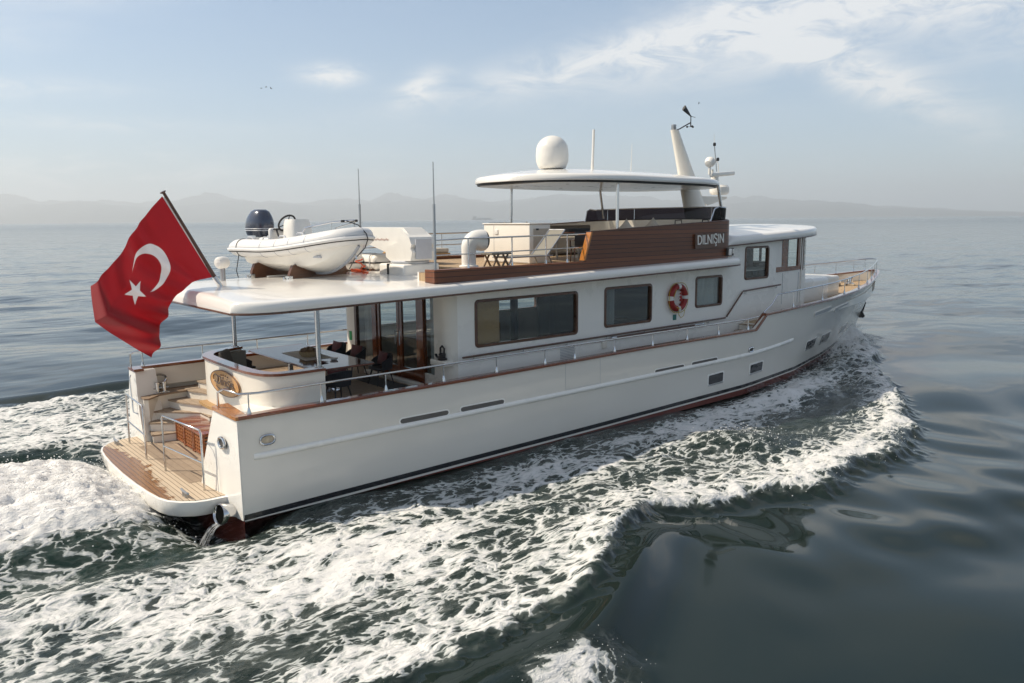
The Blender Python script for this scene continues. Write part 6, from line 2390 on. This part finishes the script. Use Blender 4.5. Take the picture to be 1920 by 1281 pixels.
def build_sea():
    def axis(lo, hi, step, far, ratio):
        mid = list(np.arange(lo, hi, step))
        up, s, v = [], step, hi
        while v < far:
            up.append(v)
            s *= ratio
            v += s
        up.append(far)
        dn, s, v = [], step, lo
        while v > -far:
            s *= ratio
            v -= s
            dn.append(v)
        return np.array(dn[::-1] + mid + up)
    ax = axis(-6.5, 34.5, 0.062, 13000.0, 1.045)
    ay = axis(-17.0, 15.5, 0.062, 13000.0, 1.045)
    X, Y = np.meshgrid(ax, ay, indexing="ij")
    H, D, G = sea_fields(X, Y)
    nx, ny = X.shape
    # leave the inside of the hull dry: sink it
    W = np.interp(X, WLX, WLY, left=0, right=0)
    inside_hull = (np.abs(Y) < W - 0.25) & (X > 0.2) & (X < 31.5)
    H = np.where(inside_hull, -0.9, H)
    co = np.stack([X, Y, H], axis=-1).reshape(-1, 3).astype(np.float32)
    me = bpy.data.meshes.new("sea_water")
    i, j = np.meshgrid(np.arange(nx - 1), np.arange(ny - 1), indexing="ij")
    a = (i * ny + j).ravel()
    quads = np.stack([a, a + ny, a + ny + 1, a + 1], axis=1).astype(np.int32)
    nf = len(quads)
    me.vertices.add(len(co))
    me.vertices.foreach_set("co", co.ravel())
    me.loops.add(nf * 4)
    me.loops.foreach_set("vertex_index", quads.ravel())
    me.polygons.add(nf)
    me.polygons.foreach_set("loop_start", np.arange(0, nf * 4, 4, dtype=np.int32))
    me.polygons.foreach_set("loop_total", np.full(nf, 4, dtype=np.int32))
    me.update(calc_edges=True)
    me.shade_smooth()
    for nm, arr in (("foam", D), ("green", G)):
        at = me.attributes.new(nm, "FLOAT", "POINT")
        at.data.foreach_set("value", arr.ravel().astype(np.float32))

    m = bpy.data.materials.new("sea_surface")
    m.use_nodes = True
    t = NT(m.node_tree)
    out = t.add("ShaderNodeOutputMaterial")
    tc = t.add("ShaderNodeTexCoord")
    P = tc.outputs["Object"]
    fo = t.add("ShaderNodeAttribute", attribute_name="foam").outputs["Fac"]
    gr = t.add("ShaderNodeAttribute", attribute_name="green").outputs["Fac"]
    # domain warp, then lace: thin walls between cells plus patches
    wv = t.add("ShaderNodeTexNoise")
    t.link(t.mapping(P, scale=(0.55, 0.9, 1)), wv.inputs["Vector"])
    wv.inputs["Scale"].default_value = 1.1
    wv.inputs["Detail"].default_value = 5.0
    wofs = t.add("ShaderNodeVectorMath", operation="MULTIPLY_ADD")
    t.link(wv.outputs["Color"], wofs.inputs[0])
    wofs.inputs[1].default_value = (1.5, 1.1, 0)
    t.link(P, wofs.inputs[2])
    Q = wofs.outputs[0]
    vor = t.add("ShaderNodeTexVoronoi", feature="DISTANCE_TO_EDGE")
    t.link(t.mapping(Q, scale=(1.8, 2.5, 1)), vor.inputs["Vector"])
    vor.inputs["Scale"].default_value = 1.05
    lace = t.ramp(vor.outputs["Distance"], 0.0, 0.34, 1.0, 0.0)
    vor2 = t.add("ShaderNodeTexVoronoi", feature="DISTANCE_TO_EDGE")
    t.link(t.mapping(Q, scale=(1.7, 2.5, 1), loc=(3.1, 5.2, 0)), vor2.inputs["Vector"])
    vor2.inputs["Scale"].default_value = 2.9
    lace2 = t.ramp(vor2.outputs["Distance"], 0.0, 0.30, 1.0, 0.0)
    patch = t.noise(t.mapping(Q, scale=(0.85, 1.4, 1)), 1.0, 8.0, 0.62)
    fine = t.noise(t.mapping(P, scale=(0.7, 1.5, 1)), 7.0, 7.0, 0.66, 0.4)
    fine2 = t.noise(t.mapping(P, scale=(0.8, 1.3, 1)), 15.0, 4.0, 0.6, 0.3)
    streak = t.noise(t.mapping(Q, scale=(0.30, 3.0, 1), rot=(0, 0, -0.16)), 1.6, 7.0, 0.62)
    stk = t.ramp(t.sep(P)[0], 1.0, 9.0, 0.25, 1.0)
    h = t.math("MULTIPLY", patch, 0.42)
    h = t.math("ADD", h, t.math("MULTIPLY", lace, 0.25))
    h = t.math("ADD", h, t.math("MULTIPLY", lace2, 0.17))
    h = t.math("ADD", h, t.math("MULTIPLY", t.math("ADD", t.math("MULTIPLY", streak, stk), t.math("MULTIPLY", t.math("SUBTRACT", 1.0, stk), 0.5)), 0.20))
    h = t.math("ADD", h, t.math("MULTIPLY", t.math("SUBTRACT", fine, 0.5), 0.36))
    # h sits round 0.45; the more cover, the lower the threshold
    thr = t.math("SUBTRACT", 1.028, t.math("MULTIPLY", fo, 0.84))
    df = t.math("SUBTRACT", h, thr)
    mask = t.math("MULTIPLY", t.ramp(df, -0.025, 0.045), t.ramp(fo, 0.02, 0.12), clamp=True)
    thin = t.math("MULTIPLY", t.math("MULTIPLY", t.math("MULTIPLY", t.ramp(df, -0.30, 0.02), t.ramp(patch, 0.36, 0.62, 0.25, 1.0)), 0.22), t.ramp(fo, 0.02, 0.3), clamp=True)

    water = t.add("ShaderNodeBsdfPrincipled")
    deep = t.mix(gr, (0.0115, 0.0200, 0.0175, 1), (0.010, 0.026, 0.018, 1))
    deep = t.mix(thin, deep, (0.30, 0.33, 0.31, 1))
    t.link(deep, water.inputs["Base Color"])
    water.inputs["IOR"].default_value = 1.333
    cam_d_ = t.add("ShaderNodeCameraData")
    xyz = t.sep(P)
    fx, fy = t.math("ADD", xyz[0], -10.0), t.math("ADD", xyz[1], 11.0)
    far = t.math("SQRT", t.math("ADD", t.math("MULTIPLY", fx, fx), t.math("MULTIPLY", fy, fy)))
    t.link(t.ramp(far, 20, 900, 0.045, 0.16, False), water.inputs["Roughness"])
    # ripples: wind-stretched wavelets that grow in reach with distance
    rip1 = t.noise(t.mapping(P, scale=(0.55, 1.0, 1), rot=(0, 0, 0.85)), 0.55, 3.0, 0.5, 0.25)
    rip2 = t.noise(t.mapping(P, scale=(0.5, 1.0, 1), rot=(0, 0, 0.6)), 0.10, 4.0, 0.55, 0.2)
    rip3 = t.noise(t.mapping(P, scale=(0.4, 1.0, 1), rot=(0, 0, 0.7)), 0.016, 5.0, 0.6, 0.0)
    hh = t.math("MULTIPLY", t.math("MULTIPLY", rip1, 0.10), t.ramp(far, 17, 55, 0.0, 1.0, False))
    hh = t.math("ADD", hh, t.math("MULTIPLY", t.math("MULTIPLY", rip2, 0.75), t.ramp(far, 15, 60, 0.02, 1.0, False)))
    hh = t.math("ADD", hh, t.math("MULTIPLY", t.math("MULTIPLY", rip3, 3.5), t.ramp(far, 120, 500, 0.0, 1.0, False)))
    bp = t.add("ShaderNodeBump")
    bp.inputs["Strength"].default_value = 0.9
    bp.inputs["Distance"].default_value = 1.0
    t.link(hh, bp.inputs["Height"])
    chop = t.add("ShaderNodeBump")
    t.link(t.math("MULTIPLY", t.math("ADD", t.ramp(fo, 0.05, 0.4), 0.0), 0.55), chop.inputs["Strength"])
    chop.inputs["Distance"].default_value = 0.10
    t.link(t.noise(t.mapping(Q, scale=(0.8, 1.6, 1)), 4.0, 6.0, 0.6), chop.inputs["Height"])
    t.link(bp.outputs[0], chop.inputs["Normal"])
    t.link(chop.outputs[0], water.inputs["Normal"])

    foam = t.add("ShaderNodeBsdfPrincipled")
    t.link(t.mix(t.ramp(t.math("ADD", df, t.math("MULTIPLY", t.math("SUBTRACT", fine2, 0.5), 0.35)), -0.06, 0.24), (0.34, 0.38, 0.37, 1), t.mix(t.ramp(fo, 0.85, 1.15), (0.72, 0.72, 0.705, 1), (0.88, 0.88, 0.87, 1))), foam.inputs["Base Color"])
    foam.inputs["Roughness"].default_value = 0.75
    foam.inputs["Specular IOR Level"].default_value = 0.3
    fb = t.add("ShaderNodeBump")
    t.link(t.ramp(fo, 0.7, 1.2, 0.7, 1.0), fb.inputs["Strength"])
    t.link(t.ramp(fo, 0.8, 1.2, 0.06, 0.12), fb.inputs["Distance"])
    t.link(t.math("ADD", t.math("MULTIPLY", fine, 0.9), t.math("MULTIPLY", t.ramp(df, -0.05, 0.25), 0.6)), fb.inputs["Height"])
    t.link(fb.outputs[0], foam.inputs["Normal"])
    mx = t.add("ShaderNodeMixShader")
    t.link(mask, mx.inputs[0])
    t.link(water.outputs[0], mx.inputs[1])
    t.link(foam.outputs[0], mx.inputs[2])
    t.link(mx.outputs[0], out.inputs[0])
    t.n.remove(cam_d_)
    me.materials.append(m)
    o = bpy.data.objects.new("sea_water", me)
    COL.objects.link(o)
    tag(o, kind="structure")
    return ax, ay, H


build_sea()

FOAMW = mat("spray_white", (0.84, 0.84, 0.83), 0.6, vary=0.03, vscale=3)


def build_spray():
    """droplets and torn clots of foam above the bow wave, the breaking humps and the plume"""
    rnd = np.random.RandomState(5)
    ico = bmesh.new()
    bmesh.ops.create_icosphere(ico, subdivisions=1, radius=1.0)
    bv = np.array([v.co[:] for v in ico.verts])
    bf = np.array([[q.index for q in f.verts] for f in ico.faces])
    ico.free()
    pts, siz = [], []

    def put(x, y, z, s):
        pts.append((x, y, z))
        siz.append(s)

    def hgt(x, y):
        h, _, _ = sea_fields(np.array([[x]]), np.array([[y]]))
        return float(h[0, 0])
    cand = []
    for sg in (-1, -1, 1):
        n = 900 if sg < 0 else 350
        for k in range(n):     # stem and bow shoulder
            x = rnd.normal(29.4, 1.7)
            if x > 32.0:
                continue
            w = interp(x, WLX, WLY)
            cand.append((x, sg * (w + abs(rnd.normal(0.15, 0.55))), abs(rnd.normal(0.0, 0.22)) * math.exp(-abs(x - 30) / 4), 0.006 + 0.016 * rnd.rand() ** 2))
        for k in range(n // 2):     # lip of the diverging wave
            x = rnd.uniform(8, 30)
            e = float(np.interp(x, EX, EY))
            cand.append((x, sg * (e - 0.75 + rnd.normal(0, 0.30)), abs(rnd.normal(0, 0.04)), 0.004 + 0.010 * rnd.rand() ** 2))
    for k in range(1600):     # plume
        x = -rnd.uniform(0.6, 6.5)
        cand.append((x, rnd.normal(0, 1.5), abs(rnd.normal(0, 0.12)), 0.004 + 0.012 * rnd.rand() ** 2))
    for k in range(260):
        cand.append((rnd.normal(12.2, 0.9), -rnd.normal(7.3, 0.8), abs(rnd.normal(0, 0.10)), 0.005 + 0.012 * rnd.rand() ** 2))
    for k in range(150):
        cand.append((rnd.normal(0.9, 0.55), -rnd.normal(12.3, 0.22), abs(rnd.normal(0, 0.07)), 0.0025 + 0.005 * rnd.rand() ** 2))
    c = np.array(cand)
    h, D, _ = sea_fields(c[:, 0][None, :], c[:, 1][None, :])
    z = h[0] + c[:, 2] - 0.01
    V, F = [], []
    for i in range(len(c)):
        s = c[i, 3]
        st = np.array([s * (1 + 0.6 * rnd.rand()), s, s * (0.8 + 0.5 * rnd.rand())])
        V.append(bv * st + np.array([c[i, 0], c[i, 1], z[i]]))
        F.append(bf + len(bv) * i)
    V, F = np.concatenate(V), np.concatenate(F)
    me = bpy.data.meshes.new("sea_spray")
    me.from_pydata(V.tolist(), [], F.tolist())
    me.materials.append(FOAMW)
    me.shade_smooth()
    o = bpy.data.objects.new("sea_spray", me)
    COL.objects.link(o)
    tag(o, "white droplets thrown up along the bow wave and stern wash", "spray", kind="stuff")


build_spray()


def build_exhaust_water():
    mb = MB()
    rnd = random.Random(3)
    for k in range(12):
        a = rnd.uniform(-0.13, 0.13)
        v = rnd.uniform(0.7, 1.0)
        pts, rr = [], []
        for q in range(10):
            s = q / 9
            pts.append((-0.36 - 0.42 * s * v + 0.01 * rnd.random(), -3.40 + a + 0.22 * s * v + 0.25 * a * s, -0.05 + 0.05 * abs(a) - 0.55 * s * s - 0.02 * rnd.random()))
            rr.append(0.004 + 0.006 * rnd.random())
        mb.tube(pts, rr, 6)
    m = bpy.data.materials.new("running_water")
    m.use_nodes = True
    t = NT(m.node_tree)
    out = t.add("ShaderNodeOutputMaterial")
    tr = t.add("ShaderNodeBsdfTransparent")
    b = t.add("ShaderNodeBsdfPrincipled")
    b.inputs["Base Color"].default_value = (0.75, 0.76, 0.76, 1)
    b.inputs["Roughness"].default_value = 0.1
    mx = t.add("ShaderNodeMixShader")
    tc = t.add("ShaderNodeTexCoord")
    t.link(t.ramp(t.noise(tc.outputs["Object"], 9.0, 3), 0.35, 0.7, 0.15, 0.7), mx.inputs[0])
    t.link(tr.outputs[0], mx.inputs[1])
    t.link(b.outputs[0], mx.inputs[2])
    t.link(mx.outputs[0], out.inputs[0])
    o = mb.build("exhaust_water", m)
    tag(o, "thin stream of cooling water falling from the steel exhaust outlet", "water stream", kind="stuff")


build_exhaust_water()


# ------------------------------------------------------------------ far hills, ship, birds
def build_hills():
    # profile by bearing (degrees from the bow axis, counter-clockwise) -> skyline height in degrees
    def ridge(dist, prof, depth, seed, name, col):
        az = np.linspace(prof[0][0], prof[-1][0], 260)
        top = np.interp(az, [p[0] for p in prof], [p[1] for p in prof])
        cx, cy = -5.79, -19.03
        rows = 14
        V = []
        for k in range(rows + 1):
            u = k / rows
            for i, a in enumerate(az):
                rr = dist * (1 + depth * u)
                n = float(fbm(np.array([[a * 0.55 + 3 * u]]), np.array([[u * 2.2 + seed]]), seed, 4)[0, 0])
                ztop = math.tan(math.radians(top[i])) * dist + 6
                if u < 0.6:
                    f = math.sin(u / 0.6 * PI / 2) ** 0.9
                else:
                    f = math.cos((u - 0.6) / 0.4 * PI / 2)
                z = max(0.0, ztop * f * (1 + 0.22 * n)) if f > 0.01 else -8.0
                V.append((cx + rr * math.cos(math.radians(a)), cy + rr * math.sin(math.radians(a)), z))
        n = len(az)
        F = [(k * n + i, k * n + i + 1, (k + 1) * n + i + 1, (k + 1) * n + i) for k in range(rows) for i in range(n - 1)]
        mb = MB()
        mb.v, mb.f = V, F
        m = mat(name + "_ground", col, 0.95, vary=0.4, vscale=0.004)
        o = mb.build(name, m, sharp=180)
        tag(o, kind="structure")
    ridge(11200.0, [(14, 0.0), (26, 0.7), (33, 1.5), (38, 1.2), (42, 1.75), (52, 1.45), (58, 1.85), (64, 1.2), (70, 1.75), (76, 1.3), (82, 1.65), (95, 1.1), (120, 0.0)], 0.15, 8, "distant_hills", (0.05, 0.06, 0.045))
    ridge(9000.0, [(14, 0.0), (17, 0.12), (24, 0.55), (28, 1.05), (32, 1.20), (36, 1.28), (40, 1.10), (43, 1.55), (46.5, 1.85), (49, 1.55), (51, 1.25), (53.5, 1.75), (57, 1.50), (60, 1.35), (63, 1.10), (66, 1.40), (69, 1.45), (71, 1.30), (74, 1.15), (77, 1.50), (79, 1.35), (84, 1.2), (92, 1.0), (104, 0.8), (120, 0.0)], 0.35, 3, "far_hills", (0.05, 0.06, 0.045))


build_hills()


def build_far_things():
    o = MB()
    o.prism([(-60, 2.0), (60, 2.0), (70, 9.0), (-66, 9.0)], "y", -9, 9)
    o.box(-56, -34, -8, 8, 9, 24)
    o.box(-30, 50, -8, 8, 9, 15)
    s = o.build("cargo_ship", mat("ship_grey", (0.45, 0.43, 0.40), 0.6, vary=0.3, vscale=0.05))
    b = math.radians(51.9)
    s.location = (-5.79 + 4800 * math.cos(b), -19.03 + 4800 * math.sin(b), 0)
    s.rotation_euler = (0, 0, b - PI / 2)
    tag(s, "pale ship far off on the horizon, left of the first hardtop post", "ship")
    first = None
    for k, (az, el, rz, lab) in enumerate(((66.55, 8.62, 0.4, "leftmost of three tiny birds in the sky above the flag"), (66.25, 8.70, 1.0, "middle of three tiny birds in the sky above the flag"), (65.95, 8.64, 0.1, "rightmost of three tiny birds in the sky above the flag"), (37.0, 7.6, 0.7, "lone tiny bird in the sky right of the mast"))):
        if first is None:
            mb = MB()
            secs = []
            for i in range(9):
                u = -1 + 2 * i / 8
                w = 0.16 * (1 - abs(u) ** 1.6) + 0.015
                z = 0.16 * math.sin(abs(u) * 2.2) - 0.02
                secs.append([(w, u * 0.62, z), (0, u * 0.62, z + 0.02), (-w * 0.8, u * 0.62 , z)])
            mb.loft(secs, ring=True, caps=True)
            mb.ball((0.0, 0, 0), (0.30, 0.07, 0.07), 10, 8)
            mb.ball((0.30, 0, 0.03), (0.08, 0.05, 0.05), 8, 6)
            mb.prism([(-0.28, -0.02), (-0.45, -0.10), (-0.45, 0.10), (-0.28, 0.02)], "z", -0.01, 0.01)
            o = mb.build("sea_bird", mat("bird_grey", (0.10, 0.10, 0.11), 0.8, vary=0.4, vscale=6))
            first = o
        else:
            o = first.copy()
            COL.objects.link(o)
        R = 300.0
        a, e = math.radians(az), math.radians(el)
        o.location = (-5.79 + R * math.cos(e) * math.cos(a), -19.03 + R * math.cos(e) * math.sin(a), 6 + R * math.sin(e))
        o.rotation_euler = (0.3 * k, 0.2, rz + 2.0)
        tag(o, lab, "bird", "birds in the sky")


build_far_things()


def build_haze():
    L = 13200.0
    o = MB().box(-L, L, -L, L, -10.0, 372.0).build("haze", bpy.data.materials.new("haze_air"), flat=True)
    m = o.data.materials[0]
    m.use_nodes = True
    t = NT(m.node_tree)
    out = t.add("ShaderNodeOutputMaterial")
    v = t.add("ShaderNodeVolumePrincipled")
    v.inputs["Color"].default_value = (0.92, 0.965, 1.0, 1)
    v.inputs["Density"].default_value = 0.000185
    v.inputs["Anisotropy"].default_value = 0.30
    t.link(v.outputs[0], out.inputs["Volume"])
    tag(o, kind="stuff")


build_haze()
